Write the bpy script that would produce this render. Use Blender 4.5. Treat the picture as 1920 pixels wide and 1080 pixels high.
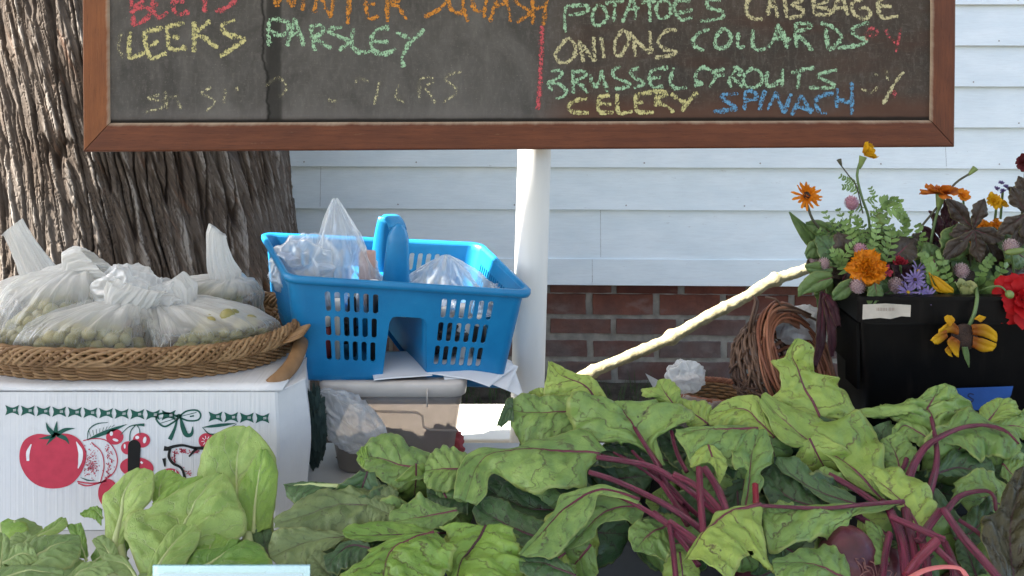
import bpy, bmesh, math, random
import numpy as np
from mathutils import Vector, Matrix
random.seed(7); np.random.seed(7)
for o in list(bpy.data.objects): bpy.data.objects.remove(o)
SC = bpy.context.scene
COL = SC.collection
F = 1600.0; CX = 960.0; HY = 100.0; EYE = 1.5      # focal length in photo pixels, principal column, horizon row, eye height

# ---------------------------------------------------------------- camera, sky, sun, exposure
cam_d = bpy.data.cameras.new('camera'); cam = bpy.data.objects.new('camera', cam_d); COL.objects.link(cam)
cam.location = (0, 0, EYE); cam.rotation_euler = (math.radians(90), 0, 0)
cam_d.sensor_width = 36; cam_d.lens = 36*F/1920; cam_d.shift_y = -(540-HY)/1920
cam_d.clip_start = 0.05; cam_d.clip_end = 2000
cam_d.dof.use_dof = True; cam_d.dof.focus_distance = 1.35; cam_d.dof.aperture_fstop = 22
SC.camera = cam
to_sun = Vector((-1.0, -0.10, 0.92)).normalized()
elev = math.asin(to_sun.z); azim = math.atan2(to_sun.x, to_sun.y)
W = bpy.data.worlds.new('World'); SC.world = W; W.use_nodes = True
nt = W.node_tree; nt.nodes.clear()
wo = nt.nodes.new('ShaderNodeOutputWorld'); wb = nt.nodes.new('ShaderNodeBackground'); sk = nt.nodes.new('ShaderNodeTexSky')
sk.sky_type = 'NISHITA'; sk.sun_disc = False; sk.sun_elevation = elev; sk.sun_rotation = azim
sk.air_density = 1.0; sk.dust_density = 1.6; sk.ozone_density = 1.0
wb.inputs['Strength'].default_value = 0.07
nt.links.new(sk.outputs[0], wb.inputs[0]); nt.links.new(wb.outputs[0], wo.inputs[0])
sl = bpy.data.lights.new('sun', 'SUN'); sl.energy = 5.0; sl.angle = math.radians(0.5); sl.color = (1, .95, .86)
so = bpy.data.objects.new('sun', sl); COL.objects.link(so)
so.rotation_euler = (-to_sun).to_track_quat('-Z', 'Y').to_euler(); so.location = (-6, 1, 8)
SC.view_settings.view_transform = 'Standard'; SC.view_settings.look = 'None'
SC.view_settings.exposure = 2.85; SC.view_settings.gamma = 1
SC.render.engine = 'CYCLES'
SC.cycles.max_bounces = 10; SC.cycles.transparent_max_bounces = 24; SC.cycles.diffuse_bounces = 4
SC.cycles.caustics_reflective = False; SC.cycles.caustics_refractive = False

# ---------------------------------------------------------------- helpers
def P(px, py, Y):
    return np.array([(px-CX)*Y/F, Y, EYE-(py-HY)*Y/F])
def tag(o, label=None, cat=None, group=None, kind=None):
    if label: o['label'] = label
    if cat: o['category'] = cat
    if group: o['group'] = group
    if kind: o['kind'] = kind
    return o
def thing(name, label, cat, loc=(0, 0, 0), group=None, rot=None):
    o = bpy.data.objects.new(name, None); COL.objects.link(o); o.empty_display_size = .05
    o.location = Vector([float(v) for v in loc])
    if rot is not None: o.rotation_euler = rot
    return tag(o, label, cat, group)
def wloc(o):
    v = Vector((0, 0, 0))
    while o is not None: v = v + o.location; o = o.parent
    return v
def mesh(name, V, Fc, m, parent=None, smooth=True, uv=None, local=False, attrs=None, solid=None, bevel=None):
    V = np.asarray(V, float).reshape(-1, 3)
    if parent is not None and not local: V = V - np.array(wloc(parent))
    me = bpy.data.meshes.new(name)
    me.from_pydata([tuple(v) for v in V.tolist()], [], [tuple(f) for f in (Fc.tolist() if hasattr(Fc, 'tolist') else Fc)])
    ms = m if isinstance(m, (list, tuple)) else [m]
    for x in ms: me.materials.append(x)
    if uv is not None:
        l = me.uv_layers.new(name='UVMap'); vi = np.zeros(len(me.loops), int); me.loops.foreach_get('vertex_index', vi)
        l.data.foreach_set('uv', np.asarray(uv, float)[vi].ravel())
    if attrs:
        for k, a in attrs.items():
            at = me.attributes.new(k, 'FLOAT', 'POINT'); at.data.foreach_set('value', np.asarray(a, float).ravel())
    if smooth: me.polygons.foreach_set('use_smooth', np.ones(len(me.polygons), bool))
    me.update()
    o = bpy.data.objects.new(name, me); COL.objects.link(o)
    if parent is not None: o.parent = parent
    if solid:
        s = o.modifiers.new('s', 'SOLIDIFY'); s.thickness = solid; s.offset = 0
    if bevel:
        b = o.modifiers.new('b', 'BEVEL'); b.width = bevel; b.segments = 2; b.limit_method = 'ANGLE'; b.angle_limit = math.radians(35)
    return o
class MB:
    """collects pieces into one mesh"""
    def __init__(s): s.v = []; s.f = []; s.uv = []; s.mi = []; s.n = 0; s.at = []
    def add(s, V, Fc, uv=None, at=None):
        V = np.asarray(V, float).reshape(-1, 3)
        s.v.append(V); s.f += [tuple(int(i)+s.n for i in f) for f in Fc]
        s.uv.append(np.asarray(uv, float) if uv is not None else np.zeros((len(V), 2)))
        s.at.append(np.asarray(at, float) if at is not None else np.zeros(len(V)))
        s.n += len(V); return s
    def box(s, a, b, yaw=0, c=None):
        a = np.array(a, float); b = np.array(b, float)
        V = np.array([[x, y, z] for x in (a[0], b[0]) for y in (a[1], b[1]) for z in (a[2], b[2])])
        if yaw:
            c = np.array(c); d = V-c; V = c+np.stack([d[:, 0]*math.cos(yaw)-d[:, 1]*math.sin(yaw), d[:, 0]*math.sin(yaw)+d[:, 1]*math.cos(yaw), d[:, 2]], 1)
        uv = np.stack([V[:, 0]+V[:, 1], V[:, 2]], 1)
        return s.add(V, [(0, 1, 3, 2), (4, 6, 7, 5), (0, 4, 5, 1), (2, 3, 7, 6), (0, 2, 6, 4), (1, 5, 7, 3)], uv)
    def tube(s, pts, r, seg=8, cap=True, flat=1.0, up=None, at=None):
        pts = np.asarray(pts, float); n = len(pts); r = np.broadcast_to(np.asarray(r, float), (n,))
        t = np.gradient(pts, axis=0); t /= np.linalg.norm(t, axis=1)[:, None]+1e-12
        nv = np.array(up, float) if up is not None else (np.array([0, 0, 1.]) if abs(t[0, 2]) < .9 else np.array([1., 0, 0]))
        V = []; a = np.linspace(0, 2*np.pi, seg, endpoint=False); uv = []; L = 0
        for i in range(n):
            nv = nv-t[i]*nv.dot(t[i]); nv /= np.linalg.norm(nv)+1e-12; b = np.cross(t[i], nv)
            V.append(pts[i]+r[i]*(np.cos(a)[:, None]*b+flat*np.sin(a)[:, None]*nv))
            if i: L += np.linalg.norm(pts[i]-pts[i-1])
            uv.append(np.stack([np.full(seg, L), a/(2*np.pi)], 1))
        Fc = [(i*seg+j, i*seg+(j+1) % seg, (i+1)*seg+(j+1) % seg, (i+1)*seg+j) for i in range(n-1) for j in range(seg)]
        if cap: Fc += [tuple(range(seg))[::-1], tuple((n-1)*seg+j for j in range(seg))]
        return s.add(np.concatenate(V), Fc, np.concatenate(uv), None if at is None else np.full(n*seg, at))
    def grid(s, G, uv=None, closed=False, at=None):
        G = np.asarray(G, float); n, m = G.shape[:2]
        Fc = [(i*m+j, i*m+(j+1) % m, (i+1)*m+(j+1) % m, (i+1)*m+j) for i in range(n-1) for j in range(m if closed else m-1)]
        return s.add(G.reshape(-1, 3), Fc, None if uv is None else np.asarray(uv).reshape(-1, 2), None if at is None else np.asarray(at).ravel())
    def ball(s, c, r, nu=10, nv=7, sc=(1, 1, 1), at=None):
        th = np.linspace(0, np.pi, nv); ph = np.linspace(0, 2*np.pi, nu, endpoint=False)
        T, Ph = np.meshgrid(th, ph, indexing='ij')
        G = np.stack([np.sin(T)*np.cos(Ph)*sc[0], np.sin(T)*np.sin(Ph)*sc[1], np.cos(T)*sc[2]], -1)*r+np.array(c)
        return s.grid(G, closed=True, at=None if at is None else np.full(G.shape[:2], at))
    def build(s, name, m, parent=None, smooth=True, **k):
        at = k.pop('attr', None)
        return mesh(name, np.concatenate(s.v), s.f, m, parent, smooth, uv=np.concatenate(s.uv), attrs={at: np.concatenate(s.at)} if at else None, **k)
_perm = np.random.RandomState(3).permutation(512)
_grad = np.random.RandomState(4).normal(size=(512, 3)); _grad /= np.linalg.norm(_grad, axis=1)[:, None]
def pn(x, y=0., z=0.):
    x, y, z = np.broadcast_arrays(np.asarray(x, float), np.asarray(y, float), np.asarray(z, float))
    xi, yi, zi = np.floor(x).astype(int), np.floor(y).astype(int), np.floor(z).astype(int)
    xf, yf, zf = x-xi, y-yi, z-zi
    fd = lambda t: t*t*t*(t*(t*6-15)+10)
    u, v, w = fd(xf), fd(yf), fd(zf); r = 0
    for dx in (0, 1):
        for dy in (0, 1):
            for dz in (0, 1):
                h = _perm[(_perm[(_perm[(xi+dx) & 511]+yi+dy) & 511]+zi+dz) & 511]; g = _grad[h]
                d = g[..., 0]*(xf-dx)+g[..., 1]*(yf-dy)+g[..., 2]*(zf-dz)
                r = r+d*(u if dx else 1-u)*(v if dy else 1-v)*(w if dz else 1-w)
    return r*1.6
def fbm(x, y=0., z=0., o=4):
    s = 0; a = 1.
    for i in range(o): s = s+a*pn(x, y, z); x = np.asarray(x)*2.03+5.1; y = np.asarray(y)*2.03+1.7; z = np.asarray(z)*2.03+9.2; a *= .5
    return s
def spline(pts, n):
    p = np.asarray(pts, float)
    if len(p) == 2: return p[0]+(p[1]-p[0])*np.linspace(0, 1, n)[:, None]
    q = np.vstack([2*p[0]-p[1], p, 2*p[-1]-p[-2]]); out = []
    for i in range(len(p)-1):
        a, b, c, d = q[i:i+4]; t = np.linspace(0, 1, 24, endpoint=False)[:, None]
        out.append(.5*((2*b)+(c-a)*t+(2*a-5*b+4*c-d)*t*t+(3*b-a-3*c+d)*t**3))
    out = np.vstack(out+[p[-1:]]); L = np.r_[0, np.cumsum(np.linalg.norm(np.diff(out, axis=0), axis=1))]
    tt = np.linspace(0, L[-1], n)
    return np.stack([np.interp(tt, L, out[:, k]) for k in range(p.shape[1])], 1)
def flat_shape(loops, thick=0.0):
    """2D filled shape (outer loop + holes) -> verts (x,y,z), faces"""
    cu = bpy.data.curves.new('tmp', 'CURVE'); cu.dimensions = '2D'; cu.fill_mode = 'BOTH' if thick else 'FRONT'; cu.extrude = thick/2
    for lp in loops:
        sp = cu.splines.new('POLY'); sp.points.add(len(lp)-1); sp.use_cyclic_u = True
        for i, (x, y) in enumerate(lp): sp.points[i].co = (x, y, 0, 1)
    ob = bpy.data.objects.new('tmp', cu); COL.objects.link(ob)
    dg = bpy.context.evaluated_depsgraph_get(); dg.update()
    me = bpy.data.meshes.new_from_object(ob.evaluated_get(dg))
    V = np.array([v.co[:] for v in me.vertices]).reshape(-1, 3); Fc = [tuple(p.vertices) for p in me.polygons]
    bpy.data.objects.remove(ob); bpy.data.curves.remove(cu); bpy.data.meshes.remove(me)
    return V, Fc

# ---------------------------------------------------------------- node materials
class NT:
    def __init__(s, name):
        s.m = bpy.data.materials.new(name); s.m.use_nodes = True; s.t = s.m.node_tree; s.t.nodes.clear()
        s.out = s.t.nodes.new('ShaderNodeOutputMaterial')
    def n(s, t, **k):
        x = s.t.nodes.new(t)
        for a, v in k.items(): setattr(x, a, v)
        return x
    def set(s, sock, v):
        if hasattr(v, 'links') or isinstance(v, bpy.types.NodeSocket): s.t.links.new(v, sock)
        elif isinstance(v, (tuple, list)) and len(v) == 3 and sock.type == 'RGBA': sock.default_value = (*v, 1)
        else: sock.default_value = v
    def uv(s): return s.n('ShaderNodeUVMap').outputs[0]
    def obj(s): return s.n('ShaderNodeTexCoord').outputs['Object']
    def pos(s): return s.n('ShaderNodeNewGeometry').outputs['Position']
    def attr(s, a): return s.n('ShaderNodeAttribute', attribute_name=a).outputs['Fac']
    def rnd(s): return s.n('ShaderNodeObjectInfo').outputs['Random']
    def map(s, v, sc=(1, 1, 1), loc=(0, 0, 0), rot=(0, 0, 0)):
        x = s.n('ShaderNodeMapping'); s.set(x.inputs[0], v); x.inputs['Scale'].default_value = sc; x.inputs['Location'].default_value = loc; x.inputs['Rotation'].default_value = rot
        return x.outputs[0]
    def noise(s, v, sc=5, det=4, ro=.55, dist=0):
        x = s.n('ShaderNodeTexNoise'); s.set(x.inputs['Vector'], v); x.inputs['Scale'].default_value = sc; x.inputs['Detail'].default_value = det
        x.inputs['Roughness'].default_value = ro; x.inputs['Distortion'].default_value = dist; return x.outputs[0]
    def vor(s, v, sc=5, feat='F1', out='Distance', rnd=1):
        x = s.n('ShaderNodeTexVoronoi', feature=feat); s.set(x.inputs['Vector'], v); x.inputs['Scale'].default_value = sc; x.inputs['Randomness'].default_value = rnd
        return x.outputs[out]
    def ramp(s, f, st, interp='LINEAR'):
        x = s.n('ShaderNodeValToRGB'); s.set(x.inputs[0], f); r = x.color_ramp; r.interpolation = interp
        while len(r.elements) < len(st): r.elements.new(.5)
        for e, (p, c) in zip(r.elements, st):
            e.position = p; e.color = (c, c, c, 1) if not isinstance(c, (tuple, list)) else (*c, 1)
        return x.outputs[0]
    def mix(s, f, a, b, mode='MIX'):
        x = s.n('ShaderNodeMix', data_type='RGBA', blend_type=mode); s.set(x.inputs[0], f); s.set(x.inputs[6], a); s.set(x.inputs[7], b); return x.outputs[2]
    def math(s, op, a, b=None, c=None):
        x = s.n('ShaderNodeMath', operation=op); s.set(x.inputs[0], a)
        if b is not None: s.set(x.inputs[1], b)
        if c is not None: s.set(x.inputs[2], c)
        return x.outputs[0]
    def sep(s, v):
        x = s.n('ShaderNodeSeparateXYZ'); s.set(x.inputs[0], v); return x.outputs
    def bump(s, h, st=.3, d=.01, nrm=None):
        x = s.n('ShaderNodeBump'); s.set(x.inputs['Height'], h); x.inputs['Strength'].default_value = st; x.inputs['Distance'].default_value = d
        if nrm is not None: s.set(x.inputs['Normal'], nrm)
        return x.outputs[0]
    def bsdf(s, col, rough=.6, bump=None, spec=.5, **k):
        x = s.n('ShaderNodeBsdfPrincipled'); s.set(x.inputs['Base Color'], col); s.set(x.inputs['Roughness'], rough); s.set(x.inputs['Specular IOR Level'], spec)
        if bump is not None: s.set(x.inputs['Normal'], bump)
        for a, v in k.items(): s.set(x.inputs[a.replace('_', ' ')], v)
        return x.outputs[0]
    def shader(s, t, col, **k):
        x = s.n('ShaderNodeBsdf'+t); s.set(x.inputs[0], col)
        for a, v in k.items(): s.set(x.inputs[a], v)
        return x.outputs[0]
    def mixs(s, f, a, b):
        x = s.n('ShaderNodeMixShader'); s.set(x.inputs[0], f); s.t.links.new(a, x.inputs[1]); s.t.links.new(b, x.inputs[2]); return x.outputs[0]
    def done(s, sh): s.t.links.new(sh, s.out.inputs[0]); return s.m
def simple(name, col, rough=.6, var=.12, sc=25, bump=.1, spec=.5, **k):
    n = NT(name); o = n.obj(); f = n.noise(o, sc, 5)
    c = n.mix(n.ramp(f, [(.3, 0), (.7, 1)]), tuple(x*(1-var) for x in col), tuple(min(1, x*(1+var)) for x in col))
    return n.done(n.bsdf(c, rough, n.bump(n.noise(o, sc*6, 4), bump, .002) if bump else None, spec, **k))
# ================================================================ SETTING
n = NT('soil'); p = n.pos(); f = n.noise(p, 9, 8, .65)
g = n.noise(p, 60, 6, .7)
M_SOIL = n.done(n.bsdf(n.mix(n.ramp(f, [(.35, 0), (.62, 1)]), (.035, .028, .02), (.13, .105, .075)), .95, n.bump(g, .8, .02), .2))
def ground():
    xs = np.r_[-300, -60, -15, -6, np.linspace(-3, 3, 61), 6, 15, 60, 300]; ys = np.r_[-300, -60, -10, -3, 0, np.linspace(.6, 4, 40), 10, 60, 300]
    X, Y = np.meshgrid(xs, ys, indexing='ij')
    t = np.clip((Y-1.3)/1.4, 0, 1); Z = .34*t*t*(3-2*t)+.012*fbm(X*4, Y*4)
    b = MB(); b.grid(np.stack([X, Y, Z], -1)); o = b.build('ground', M_SOIL); tag(o, kind='structure')
ground()
# grass tufts along the wall foot
n = NT('grass'); M_GRASS = n.done(n.bsdf(n.mix(n.rnd(), (.03, .055, .015), (.05, .085, .02)), .7))
b = MB(); R = random.Random(2)
for i in range(1500):
    x = R.uniform(-.4, 1.2); y = R.uniform(2.35, 2.93); z = .33; h = R.uniform(.03, .10); a = R.uniform(0, 6.3); w = .0018; l = R.uniform(-.04, .04); l2 = R.uniform(-.03, .03)
    dx, dy = w*math.cos(a), w*math.sin(a)
    b.add([[x-dx, y-dy, z-.02], [x+dx, y+dy, z-.02], [x+l*.5+dx*.7, y+l2*.5+dy*.7, z+h*.6], [x+l*.5-dx*.7, y+l2*.5-dy*.7, z+h*.6], [x+l, y+l2, z+h]], [(0, 1, 2, 3), (3, 2, 4)])
tag(b.build('grass', M_GRASS), 'sparse dark grass growing at the foot of the brick wall', 'grass', kind='stuff')

# ---- house: white clapboard over a brick foundation (wall plane yawed a little)
YW = 3.0; WY = .026
def wallpt(x, d, z):    # x along wall, d out of wall towards the camera
    return np.stack(np.broadcast_arrays(np.asarray(x)*math.cos(WY)+np.asarray(d)*math.sin(-WY), YW-np.asarray(x)*math.sin(WY)-np.asarray(d)*math.cos(WY), z), -1)
house = thing('house', 'white clapboard house with red brick foundation behind the tree and the stall', 'house', (0, YW, .3))
n = NT('white_paint'); o_ = n.pos(); u = n.uv()
f = n.noise(n.map(o_, (6, 6, 60)), 3, 6, .7); g = n.noise(n.map(o_, (3, 3, 9)), 2, 4)
chip = n.ramp(n.noise(n.map(o_, (9, 9, 40)), 2.3, 6, .75), [(.655, 0), (.69, 1)])
c = n.mix(n.ramp(g, [(.3, 0), (.7, 1)]), (.72, .79, .80), (.82, .875, .875))
c = n.mix(n.ramp(f, [(.45, 0), (.8, .35)]), c, (.58, .6, .6))
c = n.mix(n.math('MULTIPLY', chip, .5), c, (.40, .385, .36))
M_WHITEP = n.done(n.bsdf(c, .55, n.bump(f, .25, .002), .4))
b = MB(); RB = random.Random(5)
def board_row(z0, z1, joints, thick0=.017, thick1=.004):
    xs = [-5.]+joints+[5.]
    for a, c_ in zip(xs[:-1], xs[1:]):
        a += .0005; c_ -= .0005; k = max(2, int((c_-a)/.1))
        x = np.linspace(a, c_, k); w = .0012*fbm(x*2.5, z0*17)
        rows = []
        for (d, z) in ((-.004, z0+.004), (thick0*.75, z0), (thick0, z0+.0025), (thick1, z1+.006), (-.004, z1+.006)):
            rows.append(wallpt(x, d+(w if d > 0 else 0), z+w*.8))
        b.grid(np.array(rows), np.stack([np.tile(x, (5, 1)), np.repeat([[z0], [z0], [z0], [z1], [z1]], k, 1)], -1))
zs = [.692, .780, .9525, 1.1005]+[1.1005+.1415*i for i in range(1, 16)]
j = {0: [.3], 1: [.31], 2: [-.675], 3: [1.5], 4: [-1.2, 2.1]}
for i in range(len(zs)-1):
    if i == 0: board_row(zs[0], zs[1]-.002, [.28], .026, .022)
    else: board_row(zs[i], zs[i+1], j.get(i, [RB.uniform(-1.5, 2.5)]))
siding = b.build('siding', M_WHITEP, house, smooth=False)
# split piece on the board left of the caddy
n = NT('brick'); at = n.attr('tone'); p = n.pos()
f = n.noise(p, 14, 6, .6); c = n.ramp(at, [(0, (.12, .040, .028)), (.35, (.18, .060, .04)), (.7, (.21, .078, .05)), (1, (.15, .08, .066))])
c = n.mix(n.ramp(f, [(.35, .65), (.7, 0)]), c, (.06, .025, .02))
z = n.sep(p)[2]; dirt = n.math('MULTIPLY', n.ramp(n.math('MULTIPLY_ADD', z, -6, 3.85), [(0, 0), (1, .8)]), n.ramp(n.noise(p, 9, 4), [(.3, .35), (.62, 1)]))
c = n.mix(dirt, c, n.mix(n.noise(p, 30, 4), (.05, .045, .045), (.20, .175, .165)))
eff = n.ramp(n.noise(n.map(p, (1, 1, 2)), 7, 5), [(.58, 0), (.72, .6)]); c = n.mix(eff, c, (.22, .17, .15))
M_BRICK = n.done(n.bsdf(c, .9, n.bump(n.noise(p, 70, 6, .7), .6, .006), .25))
M_MORTAR = simple('mortar', (.23, .215, .19), .95, .3, 30, .8, .2)
b = MB(); RB = random.Random(9); d0 = -.018; rowh = .0757; bl = .2175; mj = .018
for r in range(7):
    z1 = .643+.0757-r*rowh; z0 = z1-(rowh-.012); off = (.283 if r % 2 else .3675)+.2355*0
    for k in range(-14, 16):
        x0 = k*(bl+mj)+off+RB.uniform(-.004, .004); x1 = x0+bl+RB.uniform(-.004, .004)
        X = np.r_[x0, x0+.003, np.linspace(x0+.006, x1-.006, 8), x1-.003, x1]; z0 += RB.uniform(-.0015, .0015); z1 += RB.uniform(-.0015, .0015); Z = np.r_[z0, z0+.003, np.linspace(z0+.006, z1-.006, 4), z1-.003, z1]
        XX, ZZ = np.meshgrid(X, Z, indexing='ij'); q = .0018*fbm(XX*30, ZZ*30, r*3.1+k)
        D = d0+.004+q+RB.uniform(-.002, .002)
        ed = (XX == X[0])|(XX == X[-1])|(ZZ == Z[0])|(ZZ == Z[-1]); D = np.where(ed, d0-.006, D)
        XX = XX+.002*fbm(ZZ*40, XX*9, k+.5); ZZ = ZZ+.0018*fbm(XX*25, k+r*.7, 2.2)
        b.grid(wallpt(XX, D, ZZ), at=np.full(XX.shape, RB.random()))
fb = b.build('foundation', M_BRICK, house, attr='tone', smooth=False)
b = MB(); X, Z = np.meshgrid(np.linspace(-5, 5, 220), np.linspace(.05, .70, 26), indexing='ij')
b.grid(wallpt(X, d0-.001+.0016*fbm(X*30, Z*30), Z)); b.build('mortar', M_MORTAR, fb)
b = MB(); b.grid(wallpt(np.array([[-5, 5], [-5, 5.]]), -.03, np.array([[.2, .2], [4., 4.]]))); b.grid(wallpt(np.array([[-5, 5], [-5, 5.]]), -.6, np.array([[.2, .2], [4., 4.]])))
b.build('wall_core', M_MORTAR, house)

b = MB()
for i, z in enumerate(zs[2:12]):
    for k in range(-8, 14):
        x = k*.40+.07*(i % 3)+RB.uniform(-.01, .01); q = wallpt(x, .0185, z+.018); b.ball(q, .0028, 8, 5, (1, .25, 1))
b.build('nail_heads', simple('nail_rust', (.30, .27, .24), .7), siding)['kind'] = 'stuff'
b = MB(); b.box((-4.6, 2.40, .1), (-3.2, 3.2, 6.5)); b.build('shade_wing', M_WHITEP, house, smooth=False)  # unseen wing added to keep the sun off the siding
# ---- tree trunk with spiral, deeply furrowed bark
n = NT('bark'); at = n.attr('h'); p = n.pos(); u = n.uv()
st = n.noise(n.map(u, (90, 7, 1)), 1, 7, .65, .6); st2 = n.noise(n.map(u, (30, 5, 1)), 1, 5, .6)
c = n.mix(n.ramp(st, [(.3, 0), (.7, 1)]), (.046, .034, .026), (.125, .096, .076))
c = n.mix(n.ramp(at, [(.12, .9), (.55, 0)]), c, (.022, .014, .010))  # furrow shade painted in: darker where the relief is low
c = n.mix(n.ramp(st2, [(.6, 0), (.74, .7)]), c, (.19, .095, .055))
c = n.mix(n.ramp(n.noise(p, 5, 4), [(.45, 0), (.7, .45)]), c, (.20, .175, .155))
c = n.mix(n.ramp(n.math('ADD', at, n.math('MULTIPLY', n.math('SUBTRACT', st, .5), .5)), [(.62, 0), (.9, .8)]), c, (.42, .385, .35))  # weathered ridge tops, paled by relief to brighten the sunlit stripes
M_BARK = n.done(n.bsdf(c, .92, n.bump(st, .9, .008), .2))
tree = thing('tree', 'huge old tree with deeply furrowed brown bark behind the bags', 'tree', (-1.13, 2.5, .3))
NA, NZ = 860, 560
ph = np.r_[np.linspace(math.radians(168), math.radians(372), NA), np.linspace(math.radians(376), math.radians(526), 30)]   # dense on the camera side
zz = np.r_[np.linspace(.2, .80, 14)[:-1], np.linspace(.80, 1.66, NZ), np.linspace(1.7, 4.2, 30)]
PH, ZZ = np.meshgrid(ph, zz, indexing='ij')
tw = PH+1.0*(ZZ-1.2)+.05*fbm(PH*1.2, ZZ*1.3, o=2)
R0 = .415+.10*np.exp(-(ZZ-.3)/.28)-.04*(ZZ-1.2)
wob = .30*pn(tw*2.2, ZZ*3, 2.)+.10*pn(tw*9, ZZ*14, 5.)+.05*pn(tw*30, ZZ*50, 5.)
s1 = tw*R0/.034+wob; s2 = tw*R0/.0135+wob*1.7
ss = lambda x, a, c: np.clip((x-a)/(c-a), 0, 1)**2*(3-2*np.clip((x-a)/(c-a), 0, 1))
c1 = np.abs(pn(s1, ZZ/.42)); c2 = np.abs(pn(s2, ZZ/.16, 4.)); c3 = np.abs(pn(tw*R0/.03, ZZ/.045+.6*pn(s1*2, ZZ*30), 6.))
plate = ss(c1, .01, .13); fis = ss(c2, .0, .10); brk = ss(c3, .0, .09)
lev = .5+.40*pn(s1*.8+11, ZZ/.13, 9.)          # plates at different heights, broken across
H = plate*(.45+.33*lev)*(.62+.38*fis)*(.86+.14*brk)+.05*pn(s1*2.6, ZZ/.03, 2.)*plate+.03*fbm(tw*R0/.006, ZZ/.012, 3., o=2)
sp = tw*R0/.036+.55*pn(tw*3, ZZ*1.5, 7.)+.16*pn(tw*12, ZZ*9, 5.)+.07*pn(tw*40, ZZ*40, 5.); fr_s = sp-np.floor(sp); ci = np.floor(sp); saw = np.clip(fr_s/.86, 0, 1)*np.clip((1-fr_s)/.14, 0, 1); saw = saw*(.55+.75*np.clip(pn(ci*7.7, ZZ*5+ci*3.1, 4.)+.45, 0, 1))
H = H*.80+.26*saw
Rr = R0+.026*(H-.5)+.035*pn(tw*1.1, ZZ*.8, 3.)
lean = -.07*(ZZ-1.1)
V = np.stack([-1.085+lean+Rr*np.cos(PH), 2.5+Rr*np.sin(PH)*.95, ZZ], -1)
n0, m0 = PH.shape
Fc = [(i*m0+jj, ((i+1) % n0)*m0+jj, ((i+1) % n0)*m0+jj+1, i*m0+jj+1) for i in range(n0) for jj in range(m0-1)]
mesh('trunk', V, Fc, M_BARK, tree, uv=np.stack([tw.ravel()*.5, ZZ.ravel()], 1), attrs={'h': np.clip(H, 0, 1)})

# ---- unseen white cloth canopy added to shade the stall and diffuse its top light
n = NT('canvas'); c = n.mix(n.noise(n.obj(), 3, 4), (.72, .72, .70), (.82, .82, .80))
M_CANVAS = n.done(n.mixs(.11, n.shader('Diffuse', c), n.shader('Translucent', c)))
M_STEEL = simple('tent_steel', (.55, .56, .57), .4, .1, 20, .05, Metallic=.6)
can = thing('shade_canopy', 'unseen white cloth canopy on four poles, added to shade the market stall', 'canopy', (0, .3, 0))
b = MB(); X, Y = np.meshgrid(np.linspace(-3.4, 2.6, 40), np.linspace(-1.1, 1.51, 30), indexing='ij')
b.grid(np.stack([X, Y, 2.45+.35*(1-np.maximum(np.abs(X+.4)/3.0, np.abs((Y-.25)/1.35)))+.01*pn(X*3, Y*3)], -1)); b.build('shade_cloth', M_CANVAS, can)
for x in (-3.38, 2.58):
    for y in (-1.08, 1.49):
        b = MB(); b.tube([(x, y, -.02), (x, y, 2.46)], .018, 10); b.build('pole', M_STEEL, can)

# ---- white sign pole
n = NT('pole_paint'); p = n.obj(); f = n.noise(n.map(p, (20, 20, 2)), 2, 5)
M_POLE = n.done(n.bsdf(n.mix(n.ramp(f, [(.4, 0), (.8, .3)]), (.80, .79, .76), (.62, .60, .56)), .4, n.bump(n.noise(p, 60, 4), .06, .001)))
sp_ = thing('sign_pole', 'round white pole holding up the chalkboard behind the blue caddy', 'pole', (.045, 1.67, 0))
b = MB(); a1 = P(1003, 250, 1.67); a0 = P(989, 745, 1.67); d = (a1-a0)
zz = np.linspace(0.02, 2.3, 24); b.tube([a0+d*((z-a0[2])/d[2]) for z in zz], .0325, 28); b.build('post', M_POLE, sp_)

# ---- chalkboard
BA, BB = 1.558, .0502
def bp(px, py, dd=0.0):   # point on the board's front plane moved dd along its normal away from the camera
    t = (px-CX)/F; Y = BA/(1-BB*t); q = np.array([t*Y, Y, EYE-(py-HY)*Y/F])
    return q+np.array([-BB, 1, 0])/math.hypot(1, BB)*dd
board = thing('chalkboard', 'wood framed chalkboard with vegetable names handwritten in coloured chalk', 'chalkboard', bp(960, 280, .012))
def wood(name, c1, c2, c3):
    n = NT(name); u = n.uv(); f = n.noise(n.map(u, (3, 55, 1)), 2, 7, .65, .3); g = n.noise(n.map(u, (14, 330, 1)), 2, 5, .7)
    k = n.noise(n.map(u, (5, 9, 1)), 2, 3)
    c = n.mix(n.ramp(f, [(.3, 0), (.7, 1)]), c1, c2); c = n.mix(n.ramp(k, [(.35, 0), (.75, .6)]), c, c3)
    c = n.mix(n.ramp(g, [(.54, 0), (.70, .7)]), c, tuple(x*.28 for x in c1))
    wear = n.ramp(n.noise(n.map(u, (9, 120, 1)), 2, 6, .75), [(.66, 0), (.72, 1)])
    c = n.mix(n.math('MULTIPLY', wear, .55), c, (.42, .30, .19))
    v = n.sep(u)[1]; edge = n.math('MULTIPLY', n.ramp(n.math('SUBTRACT', v, n.math('MULTIPLY', n.noise(n.map(u, (18, 1, 1)), 1, 5, .7), .011)), [(.037, 0), (.041, 1)]), 1)
    c = n.mix(edge, c, (.46, .37, .28))
    return n.done(n.bsdf(c, .5, n.bump(g, .25, .002), .35))
M_WOODR = wood('frame_wood', (.105, .030, .012), (.175, .052, .020), (.08, .023, .010))
M_WOODL = wood('frame_wood_orange', (.19, .060, .018), (.27, .092, .028), (.15, .047, .015))
oTL = (150.5, -420); oTR = (1797.5, -420); oBL = (155, 285.5); oBR = (1791, 276); iTL = (203, -365); iTR = (1749, -365); iBL = (207, 229); iBR = (1743, 224)
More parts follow.
